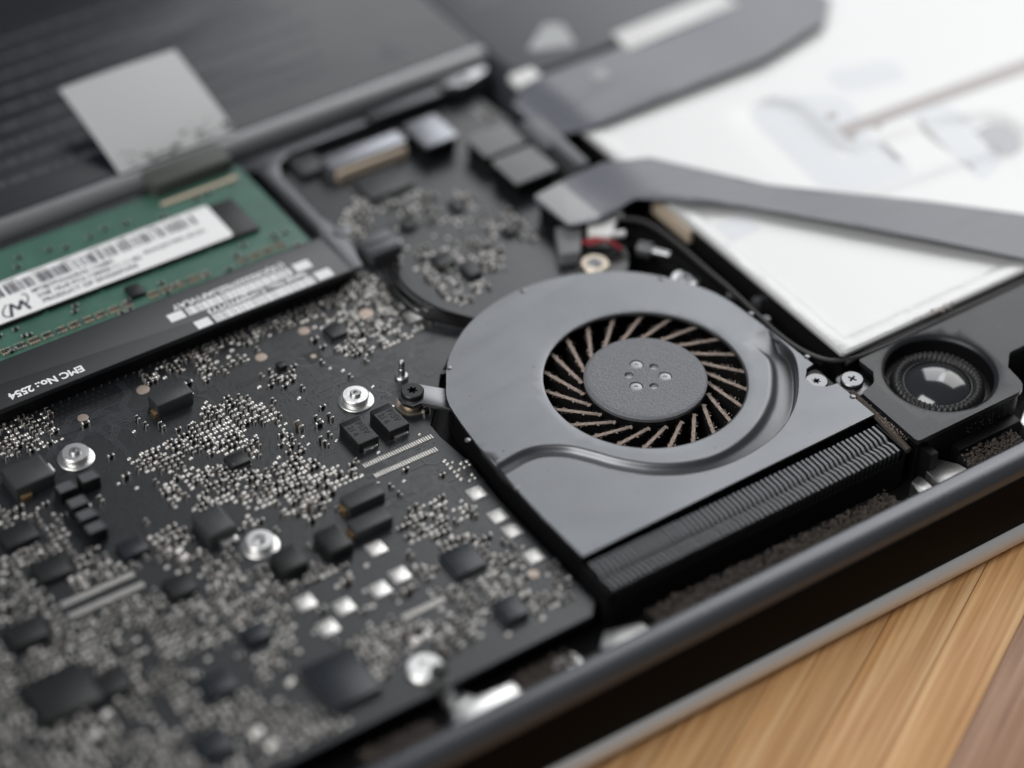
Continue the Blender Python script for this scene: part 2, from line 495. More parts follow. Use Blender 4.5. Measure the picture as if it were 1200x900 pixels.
# bare metal lugs at the back edge
def lug(pts, z0, z1): part(case, 'metal_lug', MB().prism(rounded(pts, 0.6), z0, z1, 0.25), 'aluminium')
lug([(-49.5, -57.1), (-34.0, -57.1), (-34.5, -51.5), (-41, -51.0), (-42.3, -48.0), (-44.2, -48.0), (-46, -52.5)], -9.6, -6.3)
lug([(-30.0, -57.1), (-22.5, -57.1), (-23.2, -51.6), (-27, -51.4)], -9.6, -6.2)
lug([(-19.5, -57.1), (-9.5, -57.1), (-10.5, -52.4), (-16.5, -50.6), (-19.0, -53.0)], -9.6, -6.2)
lug([(45.0, -57.1), (49.0, -57.1), (48.8, -50.6), (46.4, -51.2)], -9.6, -6.2)
lug([(50.2, -57.1), (57.5, -57.1), (56.2, -52.2), (54.0, -49.2), (50.2, -50.6)], -9.6, -6.2)
lug([(70.5, -57.1), (92.0, -57.1), (92.0, -46), (80, -44.5), (72.5, -49.8)], -9.6, -6.5)
part(case, 'hinge_arm', MB().tube([(-44.0, -49.2, -7.8), (-44.4, -47.6, -5.6), (-44.6, -46.6, -3.9)], 1.4, 10), 'aluminium')
part(case, 'hinge_pin', MB().lathe(-44.6, -46.2, [(1.25, -4.2), (1.35, -2.6), (1.0, -2.2)], 16), 'screw_black')
def fuzz(x0, x1, y0, y1, z, count, seed, smin=.18, smax=.5, zr=.6):
    r = random.Random(seed); m = MB()
    for _ in range(count):
        x, y = r.uniform(x0, x1), r.triangular(y0, y1, (y0 + y1) / 2); s = r.uniform(smin, smax)
        zz = z + r.random() * zr
        d = [Vector((r.gauss(0, 1), r.gauss(0, 1), r.gauss(0, 1))).normalized() * s for _ in range(5)]
        m.add([(x + q.x, y + q.y, zz + q.z * .7) for q in d], [(0, 1, 2), (0, 2, 3), (0, 3, 4), (1, 4, 2), (2, 4, 3), (0, 4, 1)])
    return m
for i, (x0, x1) in enumerate([(-8.5, 41.5), (57.5, 69.5), (-34.5, -23.5), (-62, -49.5)]):
    part(case, 'vent_grille', MB().prism(rounded(rect(x0 - .3, x1 + .3, -56.8, -50.3), 0.8), -9.6, -6.5, 0.2), 'black_matte')
    part(case, 'vent_dust', fuzz(x0, x1, -56.0, -50.4, -6.5, int((x1 - x0) * 60), 40 + i), 'dust_grey', 0, kind='stuff')

# ------------------------------------------------------------------ logic board
ZB = -4.0
FC = (20.04, -11.12)
fan_arc = [(-13.9, -30.5), (-13.85, -21.84), (-13.38, -9.71), (-11.9, 1.21), (-9.08, 6.66), (-5.44, 11.48), (1.28, 16.65), (8.55, 19.48), (15.94, 20.4), (24.03, 19.21), (31.35, 16.24), (37.39, 11.47), (42.11, 4.96), (44.77, -1.62), (45.79, -10.15)]
def grow(p, d):
    v = Vector((p[0] - FC[0], p[1] - FC[1])); v *= (v.length + d) / v.length
    return (FC[0] + v.x, FC[1] + v.y)
edge = [(-15.2, -46.2), (-15.4, -30.0), (-15.2, -18.0), (-14.4, -9.0), (-15.2, -1.0), (-15.0, 2.5)] + [grow(p, 1.6) for p in fan_arc[4:11]] + [(38.0, 18.5), (40.5, 21.5), (43.5, 30.0), (47.5, 33.0), (47.5, 66.0), (45.8, 71.2), (45.0, 79.2), (2.0, 80.2), (-9.0, 80.2), (-135, 80.2), (-135, -48.6), (-17.6, -48.6)]
board = thing('logic_board', (-40, 10, -9.6), 'black logic board crowded with chips and silver solder points', 'circuit board')
part(board, 'substrate', MB().sheet(edge, [], lambda x, y: ZB, 1.2), 'board_mask', 30)
part(board, 'spacer', MB().box(-120, -30, -20, -14, -9.6, ZB - 1.2).box(-5, 30, 60, 66, -9.6, ZB - 1.2), 'black_matte')
TAKEN = []                               # footprints already used: (x, y, half_x, half_y)
def take(x, y, hx, hy): TAKEN.append((x, y, hx, hy))
def free(x, y, r=0.35):
    for a, b, hx, hy in TAKEN:
        if abs(x - a) < hx + r and abs(y - b) < hy + r: return False
    return True

def chip(name, x, y, sx, sy, h, m='chip', b=0.12, legs=0, ends=None, label=None):
    o = part(board, name, MB().prism(rounded(rect(x - sx / 2, x + sx / 2, y - sy / 2, y + sy / 2), max(0.15, b * 1.4), 3), ZB, ZB + h, b), m, 30, label)
    if legs:
        lm = MB()
        for s in (-1, 1):
            k = -sx / 2 + 0.4
            while k < sx / 2 - 0.3:
                lm.box(x + k, x + k + 0.22, min(y + s * sy / 2, y + s * (sy / 2 + .28)), max(y + s * sy / 2, y + s * (sy / 2 + .28)), ZB, ZB + 0.25); k += 0.5
            k = -sy / 2 + 0.4
            while k < sy / 2 - 0.3:
                lm.box(min(x + s * sx / 2, x + s * (sx / 2 + .28)), max(x + s * sx / 2, x + s * (sx / 2 + .28)), y + k, y + k + 0.22, ZB, ZB + 0.25); k += 0.5
        part(o, 'pins', lm, 'solder', 0, kind='stuff')
        part(o, 'pin_one_dot', MB().lathe(x - sx / 2 + .7, y - sy / 2 + .7, [(.24, ZB + h), (.2, ZB + h + .012), (.02, ZB + h + .012)], 12), 'board_trace')
    for dx, dy, ex, ey, eh, em in ends or []:
        part(o, 'terminal', MB().prism(rounded(rect(x + dx - ex / 2, x + dx + ex / 2, y + dy - ey / 2, y + dy + ey / 2), 0.12, 2), ZB, ZB + eh, 0.1), em)
    take(x, y, sx / 2 + 0.2, sy / 2 + 0.2)
    return o
chip('inductor', -49.4, 31.0, 7.0, 3.6, 2.6, 'chip_grey', 0.3, ends=[(-3.7, -0.9, 0.9, 1.5, 0.9, 'brass'), (3.75, 0.3, 0.8, 1.6, 0.9, 'terminal')], label='long charcoal inductor block beside the memory bracket')
chip('chip', -47.1, 12.1, 3.7, 3.0, 1.0, 'chip', legs=1)
chip('inductor', -58.0, 0.2, 5.2, 6.4, 2.4, 'chip_grey', 0.5, ends=[(0.6, -3.9, 3.0, 1.2, 0.9, 'terminal')])
chip('inductor', -52.0, -13.6, 4.6, 5.0, 2.2, 'chip', 0.3)
chip('inductor', -43.8, -13.7, 4.5, 5.6, 2.2, 'chip', 0.3, ends=[(2.5, -0.4, .5, 2.2, 1.0, 'brass')])
chip('inductor', -34.6, -7.5, 6.9, 3.3, 2.0, 'chip_grey', 0.2, ends=[(-3.7, 0, .5, 2.0, 1.1, 'brass')])
chip('inductor', -36.6, -13.1, 7.0, 3.2, 2.0, 'chip_grey', 0.2, ends=[(-3.75, 0, .5, 2.0, 1.1, 'brass')])
for cx, cy in ((-26.9, 6.2), (-20.9, 6.1)):
    o = chip('tantalum_capacitor', cx, cy, 4.0, 6.4, 2.0, 'chip', 0.15, ends=[(0.2, -3.35, 2.6, 0.7, 0.7, 'terminal')])
    part(o, 'printed_face', MB().prism(rect(cx - 1.85, cx + 1.85, cy - 3.0, cy + 1.9), ZB + 2.0, ZB + 2.02), 'chip_grey', 0)
    text_part(o, 'printed_code', 'P15V', cx + 0.25, cy + 1.7, ZB + 2.022, 1.7, -math.pi / 2, 'chip_print', 0.9, 0.03)
    text_part(o, 'printed_code', '21 4', cx - 1.5, cy + 1.5, ZB + 2.022, 1.6, -math.pi / 2, 'chip_print', 0.9, 0.03)
chip('chip', -28.25, -28.0, 5.8, 5.8, 1.0, 'chip_blue', legs=1)
chip('chip', -28.0, -41.3, 4.1, 4.6, 1.4, 'chip_blue', legs=1)
chip('chip', -57.8, -39.2, 8.6, 10.0, 1.2, 'chip_blue', legs=1, label='large square blue-black chip at the outer edge of the board')
chip('chip', -94.5, -18.5, 9.5, 9.0, 1.2, 'chip')
chip('inductor', *(-78.2, 26.7), 7.2, 6.0, 2.6, 'chip_grey', 0.4, ends=[(4.0, 0.4, 0.9, 2.4, 1.0, 'terminal'), (-2.0, -3.4, 2.0, .6, 1.0, 'brass')])
for k, (cx, cy) in enumerate([(-74.5, 20.2), (-70.3, 20.4), (-74.5, 16.0), (-74.6, 12.6), (-74.7, 9.2)]):
    o = chip('tantalum_capacitor', cx, cy, 3.3, 2.5, 2.4, 'cap_dark', 0.15, ends=[(1.95, 0, .6, .9, .7, 'terminal')] if k == 2 else None)
    part(o, 'speckled_top', MB().prism(rounded(rect(cx - 1.4, cx + 1.3, cy - 1.0, cy + 1.0), .2, 2), ZB + 2.4, ZB + 2.42), 'connector_grey', 0)
chip('chip', -16.3, 31.8, 3.2, 3.5, 1.0, 'chip', legs=1)
o = chip('sensor_plate', -22.6, 28.6, 2.8, 2.9, 0.08, 'chip', 0)
part(o, 'gold_dot', MB().lathe(-22.6, 28.6, [(0.55, ZB + .08), (0.5, ZB + .16), (.25, ZB + .16), (.2, ZB + .1)], 20), 'gold_ring')
chip('chip', 13.8, 64.3, 9.6, 7.2, 1.0, 'chip_grey', legs=1, label='wide flat chip beside the long silver socket')
chip('chip', 10.6, 38.4, 3.7, 3.6, 1.0, 'chip', legs=1)
chip('crystal', *(13.4, 33.4), 2.6, 4.2, 1.2, 'chip_grey')
chip('chip', *(-28.8, 29.1), 1.6, 1.6, .9, 'chip')
chip('chip', *(34.4, 58.4), 5.2, 5, 1.0, 'chip')
chip('chip', *(4.5, 76.9), 5.4, 6.2, 1.4, 'chip_grey')
chip('chip', *(11.0, 50.9), 2.6, 2.4, .9, 'chip')
chip('chip', *(26.1, 39.3), 2.8, 2.4, .9, 'chip')
chip('chip', *(21.7, 50.9), 2.2, 3.0, .8, 'chip')
chip('chip', *(-68.9, -8.3), 4.4, 4.2, 1.0, 'chip')
chip('chip', *(-73.8, -29.7), 4.8, 4.4, 1.0, 'chip_blue')
chip('chip', *(-71.2, 3.3), 4.4, 3.6, 1.0, 'chip_blue')
chip('chip', *(-84.2, 6.1), 5.4, 4.6, 1.0, 'chip')
chip('chip', *(-63.8, -23.7), 4.0, 3.6, 1.0, 'chip_blue')
chip('chip', *(-80.1, -39.7), 5.0, 4.6, 1.0, 'chip_blue')
chip('chip', *(-93.6, -4.3), 5.8, 5.0, 1.2, 'chip')
chip('chip', *(-87.4, -20.9), 4.8, 4.2, 1.0, 'chip')
chip('chip', *(-85.3, 16.0), 5.8, 4.6, 1.0, 'chip')

# square bare solder pads
pads = [(-17.6, -15.7), (-17.6, -22.1), (-17.5, -26.2), (-17.9, -32.9), (-42.5, -25.7), (-38.2, -24.7), (-49.2, -25.8), (-53.8, -21.7), (-53.6, -28.3), (-38.2, -17.6), (-2.1, 28.4)]
for x, y in pads:
    part(board, 'solder_pad', MB().prism(rounded(rect(x - 1.5, x + 1.5, y - 1.5, y + 1.5), 0.35, 3), ZB, ZB + 0.18, 0.14), 'solder_pad')
    take(x, y, 1.7, 1.7)
for (u, sz) in (((-24.4, 46.5), 1.0), ((-20.5, 35.5), 1.1), ((-30.4, 33.4), 1.1), ((-8.8, 33.6), 1.4), ((-63.6, 36.1), 1.0), ((-51.7, 37.0), 1.2), ((-20.2, -36.2), 1.0)):
    part(board, 'copper_pad', MB().lathe(u[0], u[1], [(sz, ZB), (sz * .95, ZB + .1), (sz * .5, ZB + .12)], 24), 'copper_pad')
    take(u[0], u[1], sz, sz)
# fine-pitch contact rows
def contact_row(x0, x1, y):
    m = MB(); x = x0
    while x < x1:
        m.prism(rounded(rect(x, x + 0.3, y - 0.55, y + 0.55), 0.1, 2), ZB, ZB + 0.16, 0.06); x += 0.46
    part(board, 'contact_row', m, 'solder', 30, kind='stuff')
    take((x0 + x1) / 2, y, (x1 - x0) / 2 + .3, .8)
a, b = (-29.9, 0.4), (-16.1, -0.5); contact_row(a[0], b[0], (a[1] + b[1]) / 2)
a, b = (-29.6, -3.0), (-17.2, -3.3); contact_row(a[0], b[0], (a[1] + b[1]) / 2)
a, b = (-86.2, -1.5), (-73.6, -1.2); contact_row(a[0], b[0], (a[1] + b[1]) / 2)
a, b = (-86.4, -4.3), (-73.2, -4.2); contact_row(a[0], b[0], (a[1] + b[1]) / 2)
a, b = (-42.7, -32.9), (-35.1, -33.0); contact_row(a[0], b[0], (a[1] + b[1]) / 2)

# standoffs with stepped silver collars
for x, y in ((-22.4, 14.7), (-69.1, 27.7), (-53.5, -6.9)):
    o = part(board, 'standoff', MB().lathe(x, y, [(3.1, ZB), (3.15, ZB + .2), (2.95, ZB + .34), (2.2, ZB + .38), (2.15, ZB + 1.0)], 40), 'aluminium')
    part(o, 'collar', MB().lathe(x, y, [(2.3, ZB + .75), (2.35, ZB + 1.35), (2.2, ZB + 1.5), (1.0, ZB + 1.52)], 40), 'aluminium')
    part(o, 'stud', MB().lathe(x, y, [(0.95, ZB + 1.5), (0.95, ZB + 1.85), (0.8, ZB + 2.0), (.42, ZB + 2.0), (.38, ZB + 1.7)], 24), 'steel')
    take(x, y, 3.3, 3.3)
x, y = (-45.6, -44.0)
part(board, 'standoff', MB().lathe(x, y, [(2.9, ZB), (2.95, ZB + .5), (2.6, ZB + .8), (1.3, ZB + .8), (1.2, ZB + .4)], 36), 'aluminium')
take(x, y, 3.1, 3.1)
x, y = (-12.6, 15.4)
o = part(board, 'post', MB().lathe(x, y, [(1.2, ZB), (1.25, ZB + .5), (1.0, ZB + .75), (.62, ZB + .8), (.60, ZB + 2.2), (.5, ZB + 2.3), (.48, ZB + 2.9), (.56, ZB + 3.0), (.55, ZB + 3.7), (.35, ZB + 3.95)], 24), 'steel')
take(x, y, 1.4, 1.4)
# ringed holes beside the fan
for u in ((33.0, 21.8), (44.2, 9.3)):
    o = part(board, 'ring_standoff', MB().lathe(u[0], u[1], [(2.6, ZB), (2.65, -2.7), (2.4, -2.5), (1.5, -2.5), (1.4, -2.9)], 36, cap=False), 'gold_ring' if u[0] < 38 else 'steel')
    part(o, 'screw', MB().head(u[0], u[1], ZB, -2.3, 1.35, star(.45, .7), .5), ['steel_dark', 'recess'])
    take(u[0], u[1], 2.8, 2.8)

# sockets on the far end of the board
o = part(board, 'ribbon_socket', MB().prism(rounded(rect(6.2, 23.3, 70.6, 75.0), 0.6), ZB, -1.0, 0.4), 'connector_silver')
part(o, 'contact_strip', MB().prism(rect(7.2, 22.6, 69.6, 70.7), ZB, -1.9, 0.15), 'connector_beige')
take(14.7, 72.3, 9, 3.2)
o = part(board, 'square_socket', MB().prism(rounded(rect(25.0, 31.8, 66.2, 74.3), 0.7), ZB, -0.8), 'black_plastic')
part(o, 'shield', MB().prism(rounded(rect(24.6, 32.0, 65.8, 74.6), 0.9), -.8, -0.2, 0.25), 'connector_silver')
for y0, y1, zt in ((56.9, 64.8, -.1), (46.6, 55.6, 0.0)):
    o = part(board, 'plug_block', MB().prism(rounded(rect(33.0, 41.6, y0 + .4, y1 - .3), 0.6), ZB, zt - .45), 'black_plastic')
    part(o, 'foam_pad', MB().prism(rounded(rect(32.5, 42.0, y0, y1), 0.9), zt - .45, zt, .2), 'foam_grey')
take(32, 66, 9, 9.5); take(38, 52, 7, 14); take(40, 36, 8, 8)
part(board, 'lever', MB().prism(rounded([(42.6, 61.8), (48.0, 61.8), (47.4, 44.0), (44.6, 44.0), (44.6, 52.0), (42.6, 52.2)], 0.5), ZB, 0.9, 0.3), 'connector_grey')

# -------- small soldered components
def cap_mesh(name, l, w, h, body):
    m = MB()
    m.prism(rect(-l * .24, l * .24, -w * .46, w * .46), 0, h * .92, 0.04, 0)
    for s in (-1, 1):
        a, b = sorted((s * l * .22, s * l * .5))
        m.prism(rounded(rect(a, b, -w / 2, w / 2), w * .2, 1), 0, h, h * .22, 1)
    return m, [body, 'solder']
def dome(m, x, y, r, mi=0):
    m.lathe(x, y, [(r, ZB), (r * .92, ZB + r * .28), (r * .62, ZB + r * .52), (r * .2, ZB + r * .6)], 8, mi)
KIND = {'a': cap_mesh('capacitor', 1.25, .66, .62, 'cap_dark'), 'b': cap_mesh('capacitor', 1.15, .62, .56, 'cap_body'), 'c': cap_mesh('capacitor', 1.6, .85, .85, 'cap_dark'), 'd': cap_mesh('capacitor', 2.0, 1.15, 1.1, 'cap_body')}
KMESH = {k: mesh('capacitor', m, mt, (0, 0, 0), 30) for k, (m, mt) in KIND.items()}
SIZE = {'a': (.62, .33), 'b': (.58, .31), 'c': (.8, .43), 'd': (1.0, .58)}
caps, dots = [], []
GRID = {}
def near_ok(x, y, r):
    gx, gy = int(x // 2), int(y // 2)
    for i in (-1, 0, 1):
        for j in (-1, 0, 1):
            for a, b, q in GRID.get((gx + i, gy + j), ()):
                if abs(x - a) < (r + q) * .86 and abs(y - b) < (r + q) * .86: return False
    return True
def put(x, y, r): GRID.setdefault((int(x // 2), int(y // 2)), []).append((x, y, r))
BE = ccw(edge)
def try_cap(x, y, k, vert):
    l, w = SIZE[k]
    hx, hy = (w, l) if vert else (l, w)
    if not free(x, y, max(hx, hy) * .8) or not near_ok(x, y, max(l * .8, w)) or not inside((x, y), BE): return
    put(x, y, max(l * .8, w)); caps.append((x, y, k, vert))
def try_dot(x, y, r):
    if free(x, y, r) and near_ok(x, y, r) and inside((x, y), BE): put(x, y, r); dots.append((x, y, r))
def fill(poly, pitch, pc, pd, kinds='aab', jit=.12, seed=1, patch=5.0, gap=-1.0):
    """grid of parts in a patch of board: pc = share of capacitors, pd = share of bare solder points"""
    r = random.Random(seed)
    xs = [p[0] for p in poly]; ys = [p[1] for p in poly]
    y = min(ys)
    while y < max(ys):
        x = min(xs)
        while x < max(xs):
            h = math.sin(math.floor(x / patch) * 12.9898 + math.floor(y / patch) * 78.233 + seed) * 43758.5453
            vert = (h - math.floor(h)) > .5
            px, py = x + r.uniform(-jit, jit) * .4, y + r.uniform(-jit, jit) * .4
            if inside((px, py), poly) and noise.noise((x * .16 + seed, y * .16, seed * 1.7)) + .55 * noise.noise((x * .45, y * .45 + seed, 3.1)) > gap:
                t = r.random()
                if t < pc: try_cap(px, py, r.choice(kinds), vert if r.random() < .96 else not vert)
                elif t < pc + pd: try_dot(px, py, r.uniform(.34, .50))
            x += pitch
        y += pitch
# hand-placed larger ones near the standoffs
for (x, y), k, vt in (((-34.0, 14.1), 'd', 1), ((-30.9, 12.6), 'c', 0), ((-28.4, 13.2), 'c', 1), ((-32.6, 8.9), 'c', 1), ((-20.4, 32.1), 'c', 0), ((-12.5, 29.2), 'c', 0), ((-44.5, 33.9), 'c', 0), ((-32.8, 25.8), 'a', 0), ((-30.9, 24.3), 'a', 0), ((-20.1, 29.7), 'a', 0), ((-18.6, 27.6), 'a', 1), ((-20.8, -19.8), 'c', 1), ((-42.2, -4.0), 'd', 1), ((-41.9, -0.7), 'c', 1), ((-43.7, -6.6), 'c', 0), ((-39.1, -28.6), 'd', 0), ((-64.1, 34.2), 'c', 0), ((-64.1, 24.8), 'a', 0), ((-64.3, 19.0), 'c', 0), ((-44.1, -36.7), 'd', 1)):
    try_cap(x, y, k, vt)
# big silver blobs
for x, y, r in ((*(-90.5, -25.4), .9), (*(-93.8, -27.9), .9), (*(-89.6, -5.9), 1.2), (*(-73.5, -40.9), 1.3), (*(-72.8, -44.3), 1.2), (*(-64.9, -0.8), .8), (*(-64.9, -2.5), .8), (*(-41.5, -38.0), .9), (*(-43.7, -38.3), 1.0), (*(-64.2, -35.0), .9), (*(-70.6, -29.2), .8)):
    try_dot(x, y, r)
P_main = [(-61.8, 23.1), (-51.1, 23.4), (-43.6, 28.8), (-39.9, 29.9), (-34.4, 19.3), (-36.2, 12.7), (-36.1, 4.4), (-44.0, -1.4), (-50.2, 0.2), (-52.8, 4.8), (-57.2, 4.8), (-61.7, 8.2)]
fill(P_main, 1.1, .46, .44, 'aab', .25, 3, 5.0, -.34)
P_right = [(-41.8, 9.3), (-36.4, 3.9), (-31.3, 1.3), (-30.8, -2.7), (-36.5, -2.6), (-43.3, -7.1), (-46.9, -3.8), (-47.1, 3.0)]
fill(P_right, 1.05, .28, .60, 'aac', .14, 5)
fill([(-50.9, 41.0), (-5.8, 41.1), (-7.1, 37.6), (-50.6, 36.8)], .95, .42, .12, 'aab', .1, 7)
fill([(-41.8, 37.7), (-29.0, 37.7), (-29.5, 33.9), (-42.6, 31.6)], 1.25, .4, .25, 'aab', .2, 8)
fill([(-30.8, 30.1), (-26.6, 28.5), (-28.0, 24.0), (-33.0, 24.6)], 1.0, .3, .4, 'a', .1, 9)
fill([(-19.4, 35.6), (-11.8, 37.2), (2.0, 30.3), (0.7, 24.1), (-7.5, 23.8), (-16.8, 23.0), (-18.8, 27.0)], .95, .22, .42, 'aab', .2, 10)
fill([(-9.1, 43.2), (-1.3, 42.6), (-1.9, 32.8), (-10.2, 33.9)], 1.0, .35, .35, 'aab', .2, 11)
fill([(6.1, 43.2), (11.3, 44.9), (18.6, 43.2), (21.1, 34.1), (12.3, 26.5), (6.2, 25.6), (5.2, 32.5), (4.6, 37.3)], 1.15, .40, .36, 'aabc', .3, 12, 4.0, -.08)
fill([(8.1, 60.9), (23.9, 58.7), (26.4, 50.7), (32.2, 40.6), (29.8, 31.5), (22.4, 33.2), (22.1, 44.1), (10.0, 51.9)], 1.25, .30, .30, 'aabc', .4, 13, 4.0, -.12)
fill([(-0.0, 58.3), (8.8, 65.1), (10.8, 60.7), (3.3, 53.1), (-2.0, 52.0)], 1.15, .35, .4, 'aab', .2, 14)
fill([(39.6, 76.9), (45.4, 74.9), (41.9, 65.2), (33.1, 60.8), (34.2, 70.1)], 1.5, .35, .3, 'acd', .2, 15)
fill([(-33.1, -13.2), (-22.3, -13.1), (-18.7, -17.8), (-14.6, -43.6), (-36.4, -44.7), (-37.4, -26.5), (-33.4, -20.1)], 1.2, .45, .34, 'aabc', .25, 16, 5.0, -.2)
fill([(-17.9, -6.2), (-14.0, -8.7), (-13.1, -15.7), (-16.5, -14.5), (-18.9, -10.4)], 1.05, .2, .6, 'a', .2, 17)
fill([(-42.5, -32.1), (-34.4, -41.7), (-45.9, -44.8), (-55.5, -40.6), (-52.0, -32.4)], 1.1, .42, .32, 'aacd', .2, 18)
fill([(-85.2, 23.0), (-77.3, 20.2), (-74.3, 1.9), (-62.8, 6.1), (-56.0, -9.9), (-53.7, -18.2), (-60.1, -29.2), (-67.0, -37.2), (-59.9, -47.9), (-77.2, -47.4), (-114.4, -33.4)], 1.34, .50, .28, 'aabbc', .3, 19, 6.0, -.26)
fill([(-83.9, 25.7), (-78.2, 18.4), (-83.1, 5.4), (-93.4, 5.5)], 1.2, .45, .38, 'aab', .12, 20, 4.0, -.15)
fill([(-52.6, 1.8), (-46.0, -11.8), (-45.5, -19.0), (-55.2, -19.4), (-61.1, -13.4)], 1.15, .4, .35, 'aab', .15, 21, 4.0, -.05)
fill([(-75.9, 42.8), (-67.2, 41.0), (-69.2, 32.1), (-80.0, 34.1)], 1.1, .4, .3, 'aab', .2, 22)
fill([(-55.4, -17.1), (-40.3, -15.6), (-39.4, -29.7), (-49.6, -36.0), (-57.4, -31.0)], 1.6, .2, .22, 'aacd', .3, 23)
fill([(-134, -47), (-97, -47), (-84, 30), (-134, 30)], 1.5, .4, .3, 'aabd', .2, 24)
fill([(-69.9, 22.7), (-53.4, 34.6), (-25.8, 34.2), (-7.4, 15.6), (-14.4, -0.9), (-14.6, -43.6), (-39.3, -49.1), (-71.2, -44.5), (-112.4, -34.8), (-81.7, 30.3)], 2.1, .10, .08, 'aabc', .8, 31)
fill([(1.3, 59.0), (19.2, 66.5), (27.1, 51.8), (34.9, 37.4), (27.7, 29.8), (3.9, 33.4)], 2.0, .12, .10, 'aabc', .8, 32)
def cam_d2(c): return (c[0] - CAMPOS.x) ** 2 + (c[1] - CAMPOS.y) ** 2 + (ZB - CAMPOS.z) ** 2
def in_frame(x, y):
    q = Vector((x, y, ZB)) - CAMPOS
    d = q.dot(fwd)
    return abs(q.dot(right) / d) < 600 / 2923 and abs(q.dot(down) / d) < 450 / 2923
big = [c for c in caps if in_frame(c[0], c[1])]
big.sort(key=lambda c: cam_d2(c) / (SIZE[c[2]][0] * 2) ** 2)
chosen = set(id(c) for c in big[:295])
rest = MB()
for c in caps:
    x, y, k, vt = c
    rz = (math.pi / 2 if vt else 0) + rnd.uniform(-.05, .05)
    if id(c) in chosen: place(board, 'capacitor', KMESH[k], x, y, ZB, rz)
    else:
        m, mt = KIND[k]; cs, sn = math.cos(rz), math.sin(rz)
        o = len(rest.v)
        rest.v += [(x + px * cs - py * sn, y + px * sn + py * cs, ZB + pz) for px, py, pz in m.v]
        rest.f += [tuple(i + o for i in f) for f in m.f]
        rest.m += [2 if (q == 0 and mt[0] == 'cap_body') else q for q in m.m]
part(board, 'tiny_capacitors', rest, ['cap_dark', 'solder', 'cap_body'], 30, kind='stuff')
dm = MB()
for x, y, r in dots: dome(dm, x, y, r)
part(board, 'solder_points', dm, 'solder', 60, kind='stuff')
# vias and traces
vm = MB()
def vgrid(poly, pitch, p, seed, r0=.13):
    r = random.Random(seed); xs = [q[0] for q in poly]; ys = [q[1] for q in poly]
    y = min(ys)
    while y < max(ys):
        x = min(xs) + (pitch / 2 if int(y / pitch) % 2 else 0)
        while x < max(xs):
            if inside((x, y), poly) and r.random() < p and free(x, y, .2) and near_ok(x, y, .1) and inside((x, y), BE):
                vm.lathe(x, y, [(r0 + .10, ZB + .002), (r0 + .08, ZB + .035), (r0, ZB + .04)], 8, 1, cap=False)
                vm.lathe(x, y, [(r0, ZB + .02), (0.001, ZB + .02)], 8, 0, cap=False)
            x += pitch
        y += pitch
vgrid([(-76.8, 40.8), (-6.5, 41.5), (-9.0, 36.0), (-30.2, 35.7), (-79.5, 35.0)], 1.15, .8, 1)
vgrid([(-80.0, 34.1), (-53.8, 32.3), (-28.7, 29.3), (-13.9, 27.9), (-4.9, 13.9), (-24.9, -6.6), (-42.1, 14.6), (-69.9, 22.7)], 1.3, .16, 2)
vgrid([(-34.2, 27.0), (-23.3, 25.3), (-27.0, 17.6), (-36.7, 21.2)], .8, .35, 3, .1)
vgrid([(-35.2, 15.1), (-26.8, 12.2), (-31.2, 4.9), (-35.8, 5.5)], .62, .6, 4, .09)
vgrid([(-14.6, 7.0), (-14.6, -43.6), (-25.9, -38.5), (-24.9, -6.6)], 1.2, .22, 5)
vgrid([(5.4, 65.8), (36.5, 42.6), (24.9, 25.7), (2.6, 25.6), (1.3, 40.9)], 1.5, .15, 6)
vgrid([(-68.1, 26.4), (-60.5, 16.5), (-59.1, 1.3), (-72.5, 5.4)], .9, .3, 7)
part(board, 'vias', vm, ['via', 'board_trace'], 40, kind='stuff')
tm = MB()
def trace(pts, w=.22, h=.03):
    for i_, (a, b) in enumerate(zip(pts[:-1], pts[1:])):
        A, B = Vector(a), Vector(b); d = (B - A); h += .0023 * (i_ + 1) + len(tm.f) * 2e-6
        if d.length < 1e-6: continue
        d.normalize(); nn = Vector((-d.y, d.x)) * (w / 2)
        q = [A + nn - d * .02, A - nn - d * .02, B - nn + d * .02, B + nn + d * .02]
        tm.prism([(p.x, p.y) for p in q], ZB - .01, ZB + h, bottom=False)
r = random.Random(5)
for poly, nb in (([(-29.7, 39.5), (-13.9, 27.9), (-3.7, 15.8), (-11.0, 7.2), (-33.5, 29.7)], 60), ([(-79.1, 36.0), (-56.2, 33.9), (-38.5, 33.0), (-44.2, 28.7), (-71.0, 33.2)], 36), ([(-18.2, 4.1), (-14.0, -20.9), (-22.1, -18.0), (-32.9, -6.2)], 34), ([(16.2, 58.8), (32.1, 36.1), (21.0, 31.1), (9.3, 47.7)], 30)):
    xs = [p[0] for p in poly]; ys = [p[1] for p in poly]
    for _ in range(nb):
        for _t in range(30):
            x, y = r.uniform(min(xs), max(xs)), r.uniform(min(ys), max(ys))
            if inside((x, y), poly): break
        s, t = r.choice((-1, 1)), r.choice((-1, 1)); l1, l2, l3 = r.uniform(1.5, 5), r.uniform(.8, 2.5), r.uniform(1.5, 6)
        p = [(x, y), (x + s * l1, y), (x + s * (l1 + l2), y + t * l2), (x + s * (l1 + l2 + l3), y + t * l2)]
        if r.random() < .4: p = [(x + (b - y), y + (a - x)) for a, b in p]
        if all(inside(q, BE) for q in p):
            for k in range(r.choice((1, 2, 3))): trace([(a - .19 * k * s * t * (1 if p[0][1] == p[1][1] else -2.37), b + k * (.45 if p[0][1] == p[1][1] else -.19 * s * t)) for a, b in p])
